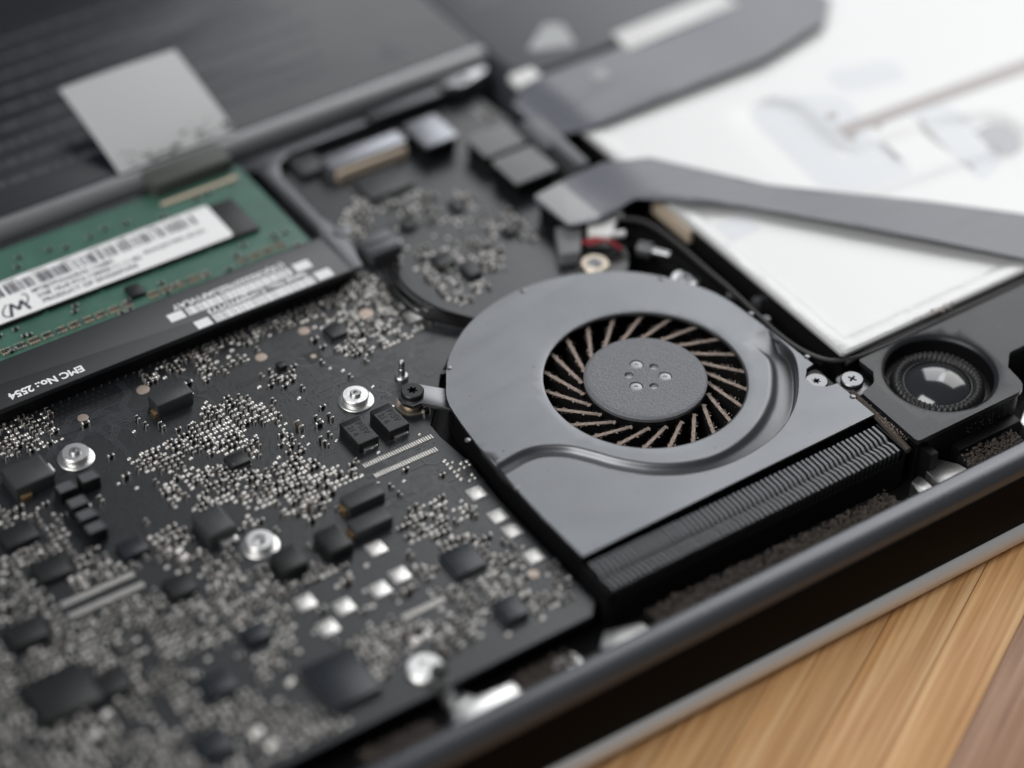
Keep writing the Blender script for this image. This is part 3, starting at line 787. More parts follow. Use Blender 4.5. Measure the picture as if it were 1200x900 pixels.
# outlined recycling-style box and number line on the bare corner beside the fan
part(board, 'traces', tm, 'board_trace', 0, kind='stuff')
u = (-7.8, 15.8)
fr = MB()
for a, b in (((0, 0), (0, 5.2)), ((0, 5.2), (2.0, 5.2)), ((2.0, 5.2), (2.0, 0)), ((2.0, 0), (0, 0))):
    A, B = Vector((u[0] - 1 + a[0], u[1] - 2.6 + a[1])), Vector((u[0] - 1 + b[0], u[1] - 2.6 + b[1])); d = (B - A).normalized(); nn = Vector((-d.y, d.x)) * .07
    fr.prism([(q.x, q.y) for q in (A + nn, A - nn, B - nn, B + nn)], ZB, ZB + .04, bottom=False)
part(board, 'outlined_box', fr, 'board_trace', 0)
text_part(board, 'printed_mark', '94V-0', u[0] - .55, u[1] - 2.2, ZB + .002, 1.3, math.pi / 2, 'board_trace', 0.9, 0.02)
text_part(board, 'printed_code', '8-5111', u[0] + 2.6, u[1] - 3.4, ZB + .002, 1.5, math.pi / 2, 'board_trace', 1.0, 0.02)

# ------------------------------------------------------------------ fan
fan = thing('cooling_fan', (FC[0], FC[1], -9.6), 'round laptop cooling fan with grey metal cover and dusty blades', 'fan')
arc = catmull([(p[0], p[1]) for p in fan_arc[2:]], 5)
outline = [(-13.6, -40.4), (-13.9, -30.5), (-13.85, -21.84)] + arc + [(46.4, -18.85), (46.7, -24.0), (45.0, -24.3), (43.2, -26.2), (43.2, -28.4), (45.0, -29.9), (47.0, -30.2), (47.2, -39.75)]
grv = catmull([(-15.0, -16.9), (-12.0, -16.5), (-8.5, -16.2), (-5.4, -16.8), (-2.0, -19.0), (0.6, -22.2), (3.4, -26.2), (7.6, -30.4), (12.5, -33.2), (18.0, -34.6), (24.0, -34.3), (30.1, -32.4), (36.2, -28.6), (40.7, -23.7), (43.2, -19.6), (43.6, -16.4)], 5)
HR = 17.5
def gw(x): return 1.3 + 1.0 * sm01((x - 16) / 22)
def fan_z(x, y):
    z = 0.0
    best = (9.0, 1.0)
    for (ax, ay), (bx, by) in zip(grv[:-1], grv[1:]):
        if abs(ax - x) > 5 or abs(ay - y) > 5: continue
        d = seg_dist((x, y), (ax, ay), (bx, by))
        if d < best[0]: best = (d, (bx - ax) * (y - ay) - (by - ay) * (x - ax))
    d, side = best
    if d < 3.2:
        w = gw(x)                                              # the channel widens towards the far end
        g = d if side < 0 else -d                              # distance across, positive on the outlet side
        t = max(0.0, min(1.0, (g + w + .3) / (2 * w - .4)))    # long slope down from the fan side
        t = t * t / (t * t + .12) * 1.12 if t < .35 else t + (.35 ** 2 / (.35 ** 2 + .12) * 1.12 - .35) * (1 - t) / .65
        u_ = max(0.0, min(1.0, (w - g) / .55))
        z = -(1.35 + .85 * sm01((x - 16) / 22)) * min(t, 1.0) * (u_ * u_ * (3 - 2 * u_))
    e = abs(math.hypot(x - FC[0], y - FC[1]) - HR)
    if e < .4: z -= .15 * (1 - e / .4) ** 2
    return z
ex = []
for i in range(len(grv) - 1):
    A_, B_ = Vector(grv[i]), Vector(grv[i + 1]); d = B_ - A_
    nn = Vector((d.y, -d.x)).normalized()
    for tt in (0, .5):
        p0 = A_ + d * tt; w = gw(p0.x)
        for off in [-(w + .3) + (2 * w - .5) * k / 9 for k in range(10)] + [w - .75 + k * .15 for k in range(1, 7)] + [-(w + .6), w + .5]:
            p = p0 + nn * off
            if inside((p.x, p.y), outline) and math.hypot(p.x - FC[0], p.y - FC[1]) > HR + .6: ex.append((p.x, p.y))
hole = circle(*FC, HR, 120)
ex += circle(*FC, HR + .2, 120) + circle(*FC, HR + .45, 120)
part(fan, 'cover', MB().sheet(outline, [hole], fan_z, 0.55, 1.6, [p for p in ex if inside(p, outline)], keep=lambda x, y: line_dist((x, y), grv) > gw(x) + 1.0 and math.hypot(x - FC[0], y - FC[1]) > HR + 1), 'fan_cover', 80)
inner = inset(ccw(outline), 0.5)
bm_ = MB()
n = len(inner)
bm_.add([(x, y, -.56) for x, y in inner] + [(x, y, -7.2) for x, y in inner], [(i + n, (i + 1) % n + n, (i + 1) % n, i) for i in range(n)])
bm_.add([(x, y, -7.2) for x, y in inner], [tuple(range(n))])
bm_.add([(x, y, -7.6) for x, y in inner] + [(x, y, -9.6) for x, y in inset(inner, 2)], [(i + n, (i + 1) % n + n, (i + 1) % n, i) for i in range(n)])
part(fan, 'housing', bm_, 'fan_body', 40)
hub = MB()
hcx, hcy = 20.1, -11.2
pegs = [((20.7, -7.7), 1.2), ((23.0, -12.9), 1.2), ((17.3, -12.3), 1.2)]
holes = [((22.9, -9.8), .8), ((18.0, -9.3), .8), ((19.9, -13.9), .8)]
hz = lambda x, y: 0.3 - 0.28 * max(0, (math.hypot(x - hcx, y - hcy) - 10.0) / .65) ** 2
hubo = part(fan, 'hub', hub.sheet(circle(hcx, hcy, 10.65, 90), [circle(*c, r, 24) for c, r in pegs + holes], hz, 0.6, 1.5, circle(hcx, hcy, 10.0, 90) + circle(hcx, hcy, 10.3, 90)), 'hub', 40)
part(fan, 'hub_skirt', MB().lathe(hcx, hcy, [(10.6, -7.0), (10.62, -.3), (10.4, -.2), (9.8, -.29)], 64), 'fan_body')
for c, r in pegs: part(hubo, 'peg', MB().lathe(*c, [(r - .06, -.3), (r - .1, .1), (r - .25, .2), (.38, .2), (.32, .02)], 24), 'hub_peg')
for c, r in holes: part(hubo, 'peg', MB().lathe(*c, [(r, -.35), (r * .98, -.2), (.01, -.18)], 20), 'hub_peg')
NBL = 23
bl, du = MB(), MB()
inn, out = (10.9, -1.6), (17.2, -1.6)
tw = math.radians(27)
path = []
for k in range(9):
    t = k / 8; r = 10.8 + (19.5 - 10.8) * t
    p0, p1 = Vector((10.8, 0)), Vector((19.5 * math.cos(-tw), 19.5 * math.sin(-tw)))
    q = p0.lerp(p1, t); b_ = .25 * math.sin(t * math.pi)
    path.append((q.x + b_ * .4, q.y - b_ * .6))
def ribbon_wall(m, path, z0, z1, w):
    L = []; R_ = []
    for i, p in enumerate(path):
        d = Vector(path[min(i + 1, len(path) - 1)]) - Vector(path[max(i - 1, 0)])
        nn = Vector((-d.y, d.x)).normalized() * (w / 2)
        L.append((p[0] + nn.x, p[1] + nn.y)); R_.append((p[0] - nn.x, p[1] - nn.y))
    m.prism(L + R_[::-1], z0, z1)
ribbon_wall(bl, path, -7.0, -1.75, .52)
rr = random.Random(3)
ribbon_wall(du, path[0:], -1.75, -1.62, .6)
for _ in range(150):
    i = rr.randrange(0, len(path) - 1); t = rr.random()
    x = path[i][0] * (1 - t) + path[i + 1][0] * t; y = path[i][1] * (1 - t) + path[i + 1][1] * t
    d = Vector(path[i + 1]) - Vector(path[i]); nn = Vector((-d.y, d.x)).normalized() * rr.gauss(0, .34)
    s = rr.uniform(.05, .15); c = Vector((x + nn.x, y + nn.y, -1.62))
    q = [c + Vector((rr.gauss(0, s), rr.gauss(0, s), rr.gauss(0, s))) for _ in range(4)]
    du.add(q, [(0, 1, 2), (0, 2, 3), (0, 3, 1), (1, 3, 2)])
bme, dme = mesh('blade', bl, 'blade'), mesh('dust_edge', du, 'dust', smooth=0)
A0 = math.radians(3.0)
for i in range(NBL):
    a = A0 + 2 * math.pi * i / NBL
    o = place(fan, 'blade', bme, hcx, hcy, 0, a)
    d = bpy.data.objects.new('dust_edge', dme); col.objects.link(d); d.parent = o
part(fan, 'backplate_ring', MB().lathe(hcx, hcy, [(20, -7.15), (10.6, -7.0)], 64, cap=False), 'black_matte')
# mounting arm and screws
sx_, sy_ = (-14.7, 8.6)
arm = MB().prism(rounded([(sx_ - 1.6, sy_ - 2.6), (sx_ + 0.2, sy_ - 2.7), (-10.4, 0.9), (-8.0, 5.6), (sx_ + 1.8, sy_ + 2.4), (sx_ - .8, sy_ + 2.4), (sx_ - 2.3, sy_ + 1.0), (sx_ - 2.5, sy_ - 1.0)], 0.4), -2.4, -1.7, 0.15)
armo = part(fan, 'mounting_arm', arm, 'steel_dark')
part(fan, 'arm_root', MB().prism([(-11.9, 0.6), (-10.9, 0.2), (-7.6, 6.0), (-8.6, 6.6)], -4.0, -0.75, .15), 'fan_body')
part(armo, 'boss', MB().lathe(sx_, sy_, [(3.0, ZB), (3.05, ZB + .3), (2.7, ZB + .4), (1.9, ZB + .4), (1.9, -2.4)], 36), 'gold_ring')
part(armo, 'screw', MB().head(sx_, sy_, -1.7, -0.7, 2.0, star(.55, .95), .6, ang=.3), ['screw_black', 'recess'])
s2 = (45.0, -27.1)
part(fan, 'screw', MB().head(*s2, -3.0, -0.75, 2.05, star(.42, .78), .35, ang=.2), ['steel_dark', 'recess'])
part(fan, 'screw_ear', MB().prism(rounded(rect(42.9, 47.8, -30.6, -23.8), 1.0), -4.0, -1.6, .1), 'fan_body')
rv = mesh('rivet', MB().lathe(0, 0, [(.55, -.02), (.52, .12), (.35, .2), (.1, .2)], 16), 'steel_dark')
for u in ((46.0, -7.4), (47.0, -21.9), (47.0, -34.3), (38.6, 9.2), (15.7, 19.7), (-6.8, 9.4), (-14.1, -7.7), (-13.7, -21.7)):
    place(fan, 'rivet', rv, u[0], u[1], fan_z(*u) - .02)

def specks(parent, poly, zf, count, seed):
    r = random.Random(seed); m = MB(); xs = [p[0] for p in poly]; ys = [p[1] for p in poly]
    while count:
        x, y = r.uniform(min(xs), max(xs)), r.uniform(min(ys), max(ys))
        if not inside((x, y), poly) or math.hypot(x - FC[0], y - FC[1]) < HR + 1: continue
        count -= 1; s = r.choice((.05, .07, .1, .16)); c = Vector((x, y, zf(x, y) + s * .3)); l = 1 + 2 * (r.random() < .15)
        q = [c + Vector((r.uniform(-s, s) * l, r.uniform(-s, s), r.uniform(-s, s) * .4)) for _ in range(4)]
        m.add(q, [(0, 1, 2), (0, 2, 3), (0, 3, 1), (1, 3, 2)])
    part(parent, 'dust_specks', m, 'dust_grey' if seed % 2 else 'dust', 0, kind='stuff')
specks(fan, outline, fan_z, 120, 61)

# ------------------------------------------------------------------ heat sink
sink = thing('heat_sink', (17, -45, -9.6), 'row of grey metal cooling fins along the fan outlet', 'heat sink')
part(sink, 'frame', MB().box(-13.6, 46.6, -48.6, -41.0, -9.6, -5.0), 'black_matte')
part(sink, 'fin_shade', MB().box(-13.6, 46.6, -48.75, -48.62, -9.0, -3.0), 'black_matte')  # black sheet standing in for the shade on the fin fronts
fm = MB()
pa = [(0, -41.3, -.9), (0, -44.2, -.9), (-.22, -44.9, -.95), (-.32, -45.5, -1.1), (-.1, -46.0, -1.12), (0.02, -46.5, -1.12), (0.02, -48.1, -1.2)]
wv, wf = [], []
for dx, y, z in pa: wv += [(dx - .22, y, -5.0), (dx - .22, y, z), (dx + .22, y, z), (dx + .22, y, -5.0)]
for i in range(len(pa) - 1):
    for k in range(3): wf.append((i * 4 + k, (i + 1) * 4 + k, (i + 1) * 4 + k + 1, i * 4 + k + 1))
wf += [(0, 1, 2, 3), tuple(len(wv) - 4 + k for k in (3, 2, 1, 0))]
fm.add(wv, [tuple(reversed(q)) for q in wf])
fme = mesh('fin', fm, 'fin', smooth=0)
x = -12.9
while x < 46.3:
    place(sink, 'fin', fme, x, 0, rnd.uniform(-.05, .05)); x += .96
part(sink, 'end_plate', MB().box(-14.2, -13.65, -48.4, -41.0, -9.0, -1.3), 'black_matte')
part(sink, 'end_plate', MB().box(46.65, 47.1, -48.4, -41.0, -9.0, -1.2), 'black_plastic')

# ------------------------------------------------------------------ memory module and bracket
ram = thing('memory_module', (-50, 66, -2.9), 'green memory module under the white barcode label', 'memory module')
part(ram, 'circuit_board', MB().box(-84, -8.0, 50, 82.2, -2.3, -1.3), 'pcb_green')
for i in range(6):
    x1 = -14.6 - i * 11.0
    part(ram, 'memory_chip', MB().prism(rect(x1 - 9.6, x1, 61.6, 72.2), -1.3, -0.25, .08), 'chip')
lab = part(ram, 'paper_label', MB().sheet(rounded(rect(-84, -19.6, 61.9, 72.9), 1.0), [], lambda x, y: -0.12 - .06 * math.sin(x * .55) ** 2 - (0.22 * max(0, y - 71.9) ** 2), .1, 2.0), 'label_paper', 60)
bc = MB(); x = -83.0; r = random.Random(9)
while x < -24:
    w = r.choice((.18, .18, .3, .45, .6)); bc.box(x, x + w, 68.4, 71.3, -.14, -.085); x += w + r.choice((.2, .3, .45, .7))
part(lab, 'barcode', bc, 'ink', 0)
for s, y, sz in (('MT8JTF25664HZ-1G6M1', 66.6, 1.55), ('2GB 1Rx8 PC3-12800S-11-11-B2', 64.9, 1.5), ('PRODUCT OF SINGAPORE', 63.1, 1.55)):
    text_part(lab, 'printed_line', s, -57.8 + (66.6 - y) * .15, y, -.1, sz, 0, 'ink', 1.02, 0.012)
text_part(lab, 'printed_line', 'BZACJW7005 201231', -36, 65.6, -.1, 1.4, 0, 'ink', 1.0, 0.01)
lg = MB()
def stroke(m, pts, w, z0, z1):
    for a, b in zip(pts[:-1], pts[1:]):
        A, B = Vector(a), Vector(b); d = (B - A)
        if d.length < 1e-6: continue
        d.normalize(); nn = Vector((-d.y, d.x)) * w / 2
        m.prism([(q.x, q.y) for q in (A + nn - d * w * .2, A - nn - d * w * .2, B - nn + d * w * .2, B + nn + d * w * .2)], z0, z1)
ox, oy = -64.4, 62.9
stroke(lg, [(ox + .8, oy), (ox + 1.9, oy + 2.9), (ox + 2.7, oy + .9), (ox + 3.9, oy + 2.9), (ox + 4.4, oy + .1)], .55, -.12, -.07)
stroke(lg, catmull([(ox + 1.0, oy - .3), (ox - .3, oy + .3), (ox - .1, oy + 1.8), (ox + 1.2, oy + 3.2)], 5), .25, -.12, -.075)
stroke(lg, catmull([(ox + 4.0, oy + 1.2), (ox + 5.2, oy + 2.6), (ox + 5.4, oy + 4.0), (ox + 4.7, oy + 4.4)], 5), .25, -.12, -.075)
part(lab, 'logo', lg, 'ink', 0)
rc = MB()
r = random.Random(21)
for _ in range(46):
    x = r.uniform(-82, -10); y = r.choice((r.uniform(73.8, 80.5), r.uniform(56.5, 60.5), r.uniform(54, 56)))
    if not (-20 < x and 60 < y < 73): rc.box(x - .5, x + .5, y - .28, y + .28, -1.3, -.85, .06, 0); rc.box(x - .62, x - .38, y - .3, y + .3, -1.3, -.82, .06, 1); rc.box(x + .38, x + .62, y - .3, y + .3, -1.3, -.82, .06, 1)
x = -82
while x < -12:
    if r.random() < .85:
        for k in range(4):
            rc.box(x + k * .5, x + k * .5 + .3, 55.0, 56.5, -1.3, -.9, .05, 2 if r.random() < .7 else 1); rc.box(x + k * .5, x + k * .5 + .3, 55.3, 56.2, -.95, -.86, 0, 0)
    x += 2.6
part(ram, 'tiny_resistors', rc, ['cap_dark', 'solder', 'connector_beige'], 0, kind='stuff')
part(ram, 'small_chip', MB().prism(rect(-43.4, -40.6, 56.4, 59.6), -1.3, -.4, .08), 'chip')
x = -26.0
part(ram, 'resistor_row', MB().box(-26, -10, 77.6, 78.6, -1.3, -.8, .1), 'connector_beige')
gt = MB()
for k in range(60):
    x, y = r.uniform(-82, -12), r.choice((r.uniform(74, 81), r.uniform(56, 60))); l = r.uniform(.8, 2.5); dx = r.choice((0, 1, 1))
    gt.box(x, x + (l if dx else .2), y, y + (.2 if dx else l), -1.31, -1.27)
part(ram, 'traces', gt, 'pcb_green_trace', 0, kind='stuff')

brk = thing('memory_bracket', (-60, 47, -4), 'flat black bracket over the memory socket with white printed barcodes', 'bracket')
plate = part(brk, 'plate', MB().prism(rounded(rect(-134, -6.9, 41.3, 52.8), [.3, .8, .8, .3], 4), -0.9, 0.0, .15), 'bracket')
part(brk, 'socket', MB().box(-134, -7.3, 42.2, 52.0, -4.0, -0.9), 'black_plastic')
pm = MB(); x = -130
while x < -8: pm.lathe(x, 41.8, [(.2, -4), (.18, -3.75), (.02, -3.7)], 6, cap=False); x += 1.55
part(brk, 'pins', pm, 'steel', 0, kind='stuff')
R180 = math.pi
a = (-59.4, 43.1); text_part(plate, 'printed_code', 'EMC No.: 2554', a[0], a[1] + 1.1, 0.002, 2.25, R180, 'white_print', 0.98, 0.085)
ser = (-13.2, 46.4); mlb = (-13.6, 50.5)
def stripes(x0, x1, y0, y1, seed):
    m = MB(); r = random.Random(seed); x = x0
    while x < x1:
        w = min(r.choice((.2, .3, .45, .8)), x1 - x); m.box(x, x + w, y0, y1, 0.0, .018); x += w + r.choice((.08, .1, .14))
    return m
u0, u1 = (-33.3, 43.1), (-16.9, 43.6)
part(plate, 'barcode', stripes(-34.3, -14.0, 41.7, 43.9, 2), 'white_print', 0)
part(plate, 'barcode', stripes(-37.4, -16.2, 45.9, 48.1, 3), 'white_print', 0)
for x0, x1, y0, y1 in ((-37.9, -35.0, 41.7, 43.9), (-13.3, -10.2, 41.9, 44.3), (-41.0, -38.0, 45.9, 48.1), (-15.4, -12.2, 46.1, 48.4)):
    part(plate, 'printed_square', MB().box(x0, x1, y0, y1, 0.0, .018), 'white_print', 0)
text_part(plate, 'printed_code', 'Serial No.: C1MJ99YDTY3', -14.4, 45.5, 0.002, 1.85, R180, 'white_print', 1.0, 0.06)
text_part(plate, 'printed_code', '(1Z)C0222370ZUAF1VLAY', -16.4, 49.8, 0.002, 1.85, R180, 'white_print', 1.08, 0.06)

frame = thing('retaining_frame', (0, 70, -4), 'pale metal frame between the memory module and the black logic board', 'frame')
part(frame, 'arm', MB().prism(rounded([(-9.0, 83.0), (20.4, 82.6), (20.4, 80.2), (2.6, 80.0), (-1.0, 78.0), (-2.6, 74.0), (-2.8, 60.0), (-1.4, 53.0), (-3.6, 43.0), (-6.6, 43.0), (-6.6, 53.2), (-5.6, 56.0), (-5.6, 78.5), (-8.9, 80.0)], .6), -2.4, -1.5, .2), 'frame_metal')
part(frame, 'bar', MB().prism(rounded(rect(20.6, 37.6, 80.0, 83.0), 1.0), -2.2, -0.7, .6), 'frame_metal')
part(frame, 'side_rail', MB().box(-110, -9.2, 82.4, 83.3, -4.0, -1.1, .15), 'frame_metal')
part(frame, 'foot', MB().box(-5, 18, 80.6, 82.4, -4.0, -2.4), 'steel_dark')
part(frame, 'boss', MB().lathe(*(-1.5, 53.8), [(1.7, -1.5), (1.65, -1.2), (1.1, -1.15), (.5, -1.15), (.45, -1.6)], 24), 'steel_dark')

# ------------------------------------------------------------------ battery, tag, storage drive
bat = thing('battery', (-40, 125, -9.6), 'flat dark battery pack with faint printed lines of text', 'battery')
body = part(bat, 'body', MB().prism(rounded(rect(-134, 51.3, 87.8, 164.5), .8), -9.6, 1.4, .3), 'battery')
part(bat, 'edge_trim', MB().add([(-134, 87.78, 1.2), (51.2, 87.78, 1.2), (51.2, 86.8, 1.15), (-134, 86.8, 1.15), (-134, 84.4, .5), (51.2, 84.4, .5), (-134, 83.9, -.4), (51.2, 83.9, -.4), (-134, 83.9, -9.6), (51.2, 83.9, -9.6), (-134, 87.78, -9.6), (51.2, 87.78, -9.6)], [(0, 3, 2, 1), (3, 4, 5, 2), (4, 6, 7, 5), (6, 8, 9, 7), (1, 2, 5, 7, 9, 11), (0, 10, 8, 6, 4, 3)]), 'battery_trim', 60)
ear = part(bat, 'mounting_ear', MB().prism(rounded([(37.5, 83.8), (49.5, 83.8), (49.0, 81.6), (45.5, 80.4), (41.5, 79.6), (38.5, 81.2)], .8), -2.0, -.3, .4), 'steel')
part(ear, 'screw', MB().head(43.4, 81.6, -.4, 0.0, 1.0, star(.3, .5), .4), ['steel_dark', 'recess'])
r = random.Random(4)
for k in range(9):
    y = 96.0 + k * 5.4; m = MB(); x = -100 + r.uniform(0, 4); xe = 27 - abs(k - 3) * 2
    while x < xe:
        w = r.uniform(1.0, 4.5); m.box(x, min(x + w, xe), y, y + 1.5, 1.4, 1.412); x += w + .7
    part(body, 'printed_line', m, 'faint_print', 0)
t = (34.4, 95.5)
part(body, 'triangle_mark', MB().prism(rounded([(t[0] - 4, t[1] - 3.4), (t[0] + 4, t[1] - 3.4), (t[0], t[1] + 3.6)], .6), 1.4, 1.415), 'faint_print', 0)

tagm = MB()
NX, NY = 8, 12
v = []
for j in range(NY + 1):
    for i in range(NX + 1):
        s, tt = i / NX, j / NY
        x = -29.6 + s * 24.8 - tt * 1.5
        y = 87.6 + 20.6 * tt
        z = 1.5 + 7.9 * (tt ** .85) + .25 * math.sin(s * 3.1)
        v.append((x, y, z))
f = [(j * (NX + 1) + i, j * (NX + 1) + i + 1, (j + 1) * (NX + 1) + i + 1, (j + 1) * (NX + 1) + i) for j in range(NY) for i in range(NX)]
tagm.add(v, f); m2 = [(x, y + .06, z - .14) for x, y, z in v]; tagm.add(m2, [tuple(reversed(q)) for q in f])
def rim(idx):
    q = len(v); return [(a, b, b + q, a + q) for a, b in zip(idx[:-1], idx[1:])]
bord = list(range(NX + 1)) + [k * (NX + 1) + NX for k in range(1, NY + 1)] + [NY * (NX + 1) + i for i in range(NX - 1, -1, -1)] + [k * (NX + 1) for k in range(NY - 1, -1, -1)]
tagm.add(v + m2, [tuple(reversed(q)) for q in rim(bord)])
tg = thing('pull_tab', (-17, 86, -1.3), 'square silver pull tab standing up over the dark battery', 'pull tab')
part(tg, 'tab', tagm, 'tag_foil', 60)
sm = MB(); r = random.Random(8)
for _ in range(46):
    s = r.random(); tt = r.uniform(.02, .16) * (0.4 + 1.0 * (math.sin(s * 9 + 1) * .5 + .5)); x = -29.6 + s * 24.8
    if s < .25 and r.random() < .7: continue
    y = 87.6 + 20.6 * tt; z = 1.5 + 7.9 * (tt ** .85) + .25 * math.sin(s * 3.1) + .06
    a, b = r.uniform(.3, 1.2), r.uniform(.15, .4)
    sl = 7.9 / 20.6
    sm.add([(x - a, y, z), (x, y - b, z - b * sl), (x + a, y, z), (x, y + b, z + b * sl)], [(0, 1, 2, 3)])
part(tg, 'smudges', sm, 'smudge', 0, kind='stuff')
part(tg, 'holder', MB().prism(rounded(rect(-26.0, -9.3, 80.6, 86.4), .8), -1.3, 1.7, .5), 'clip_rubber')

sto = thing('storage_drive', (75, 100, -9.6), 'dark grey flat drive with a pale triangle sticker', 'drive')
part(sto, 'body', MB().prism(rounded(rect(51.6, 150, 73.7, 164), .6), -9.6, 1.4, .3), 'storage_top')
part(sto, 'triangle_sticker', MB().prism(rounded([(57.5, 80.5), (67.5, 77.2), (69.5, 84.8), (66.5, 87.0)], 1.2), 1.4, 1.43), 'pale_sticker', 0)
sm = MB()
for y in (100, 104, 108, 112): sm.box(57, 92, y, y + 1.4, 1.4, 1.412)
part(sto, 'printed_line', sm, 'faint_print', 0)

# ------------------------------------------------------------------ optical drive
dr = thing('optical_drive', (115, 24, -9.6), 'white silver optical drive with embossed top beside the speaker', 'optical drive')
out_ = [(52.2, -25.2), (182, -25.2), (182, 72.4), (52.2, 72.4)]
def dz(x, y):
    d = min(x - 52.2, 182 - x, y + 25.2, 72.4 - y)
    z = .62 - .30 * max(0, min(1, (d - 2.6) / .8))
    z -= .35 * max(0, 1 - d / .5) ** 2
    # embossed trough running away from the camera side
    e = line_dist((x, y), [(86, 36), (84, 15), (112, 12), (118, 10)])
    z -= .6 * max(0, min(1, (8 - e) / 2.5))
    e = line_dist((x, y), [(120, 9), (118, -8)])
    z -= .35 * max(0, min(1, (4 - e) / 1.2))
    return z
exd = []
for d in (.25, .5, 2.6, 3.0, 3.4):
    q = inset(ccw(out_), d)
    for i in range(4):
        a, b = Vector(q[i]), Vector(q[(i + 1) % 4])
        for k in range(60): p = a.lerp(b, k / 60); exd.append((p.x, p.y))
shell = part(dr, 'top_shell', MB().sheet(rounded(out_, .7), [], dz, .6, 1.8, exd), 'drive_metal', 50)
part(dr, 'body', MB().box(52.7, 181.5, -24.8, 72.0, -9.6, -.3), 'steel_dark')
part(dr, 'side_lip', MB().box(51.2, 52.1, 17.5, 29.0, -3.0, -.2, .2), 'connector_beige')
part(shell, 'slot', MB().prism(rounded([(94, 24.6), (142, 21.6), (168, 19.6), (168, 22.8), (142, 25.4), (94, 28.0)], .4), .35, .37), 'drive_slot', 0)
for u, rr_ in (((95.4, 24.5), 1.5), ((96.3, 31.3), 1.1), ((101.9, 24.3), 1.2)):
    part(shell, 'rivet', MB().lathe(*u, [(rr_, -.2), (rr_ * .9, .55), (.1, .6)], 20), 'drive_slot')
u = (58.0, 11.8)
part(shell, 'pale_patch', MB().prism(rounded(rect(55.0, 62.5, 10.5, 16.0), .4), .33, .35), 'drive_plate', 0)
for a in ([(83.2, 42.2), (90.7, 42.9), (102.8, 35.2), (100.0, 24.0), (98.5, 8.5), (85.8, 9.7), (80.2, 15.5)], [(103, 36), (118, 33), (119, 40), (104, 44)], [(109.3, 24.8), (118.3, 22.5), (119.6, 11.4), (114.1, 1.8), (106.1, -1.1), (108.4, 8.7)]):
    part(shell, 'pale_patch', MB().sheet(rounded(a, 3.0, 6), [], lambda x, y: dz(x, y) + .03, .025, 1.8), 'drive_plate', 60)
gas = MB().tube(catmull([(52.5, -26.0, -1.2), (60, -25.9, -.7), (75, -26.1, -.6), (95, -26.2, -.6), (150, -26.2, -.6)], 6), .55, 8)
solo('gasket', gas, 'rubber', (100, -26, -1), 'thin black rubber gasket squeezed between optical drive and speaker', 'gasket')
cr_ = MB(); r = random.Random(77)
for _ in range(26):
    x = r.gauss(73.5, 3.0); y = r.uniform(-26.2, -24.4); s = r.uniform(.12, .4)
    d = [Vector((r.gauss(0, 1), r.gauss(0, 1), r.gauss(0, 1))).normalized() * s for _ in range(5)]
    cr_.add([(x + q.x, y + q.y, .6 + s * .4 + q.z) for q in d], [(0, 1, 2), (0, 2, 3), (0, 3, 4), (1, 4, 2), (2, 4, 3), (0, 4, 1)])
solo('crumbs', cr_, 'dust', (73, -25, .6), 'dusty crumbs scattered along the optical drive edge', 'crumbs', kind='stuff', smooth=0)

# ------------------------------------------------------------------ speaker
spk = thing('speaker', (70, -38, -9.6), 'dark grey speaker housing with round glossy dome', 'speaker')
SC = (63.67, -37.62)
top = rounded([(48.95, -48.9), (48.95, -34.3), (52.4, -33.6), (54.2, -31.2), (54.0, -27.4), (130, -27.4), (130, -40.2), (77.5, -40.2), (74.6, -43.0), (73.8, -48.9)], [3.2, .3, 1.5, 1.5, .6, .6, .6, 2.2, 1.0, .8], 6)
spz = lambda x, y: -.55 * max(0, 1 - (math.hypot(x - SC[0], y - SC[1]) - 9.5) / .9) ** 1.5 if math.hypot(x - SC[0], y - SC[1]) < 10.4 else 0.0
exs = circle(*SC, 9.7, 72) + circle(*SC, 9.95, 72) + circle(*SC, 10.3, 72)
part(spk, 'housing', MB().sheet(top, [circle(*SC, 9.5, 72)], spz, 1.0, 2.5, [p for p in exs if inside(p, top)]), 'speaker_top', 40)
specks(spk, [(50, -47), (50, -36), (56, -28), (110, -28), (110, -39), (75, -40), (72, -47)], lambda x, y: 0.0 if math.hypot(x - SC[0], y - SC[1]) > 10.5 else -3.0, 90, 62)
low = inset(ccw(top), .5)
part(spk, 'base', MB().add([(x, y, -1.0) for x, y in low] + [(x, y, -9.6) for x, y in low], [(i + len(low), (i + 1) % len(low) + len(low), (i + 1) % len(low), i) for i in range(len(low))]), 'black_plastic')
part(spk, 'cup', MB().lathe(*SC, [(9.45, -.9), (9.3, -3.4), (8.3, -3.6)], 60, cap=False), 'black_matte')
rib = lambda r_, a: .30 * max(0, math.sin((r_ - 5.9) / 2.3 * math.pi)) * (1 if math.sin(a * 46 + r_ * .5) > 0 else -.6) if 5.9 < r_ < 8.3 else 0
part(spk, 'surround', MB().lathe(*SC, [(9.2, -3.4), (8.3, -3.3), (8.0, -2.5), (7.5, -1.9), (7.0, -1.7), (6.5, -1.9), (6.15, -2.4), (5.9, -2.8)], 184, cap=False, fz=rib), 'rubber', 60)
part(spk, 'dome_rim', MB().lathe(*SC, [(6.1, -2.9), (6.0, -2.45), (5.85, -2.45), (5.8, -2.8)], 60, cap=False), 'screw_black')
part(spk, 'dome', MB().lathe(*SC, [(5.8, -2.75), (5.4, -2.35), (4.6, -1.8), (3.5, -1.3), (2.3, -.98), (1.1, -.82), (.02, -.78)], 60), 'dome', 80)
u = (50.7, -29.9)
part(spk, 'screw_ear', MB().prism(rounded([(48.6, -33.2), (53.6, -33.0), (54.0, -28.6), (52.0, -26.9), (49.0, -27.2), (48.3, -29.5)], 1.4), -9.6, -2.0, .2), 'steel_dark')
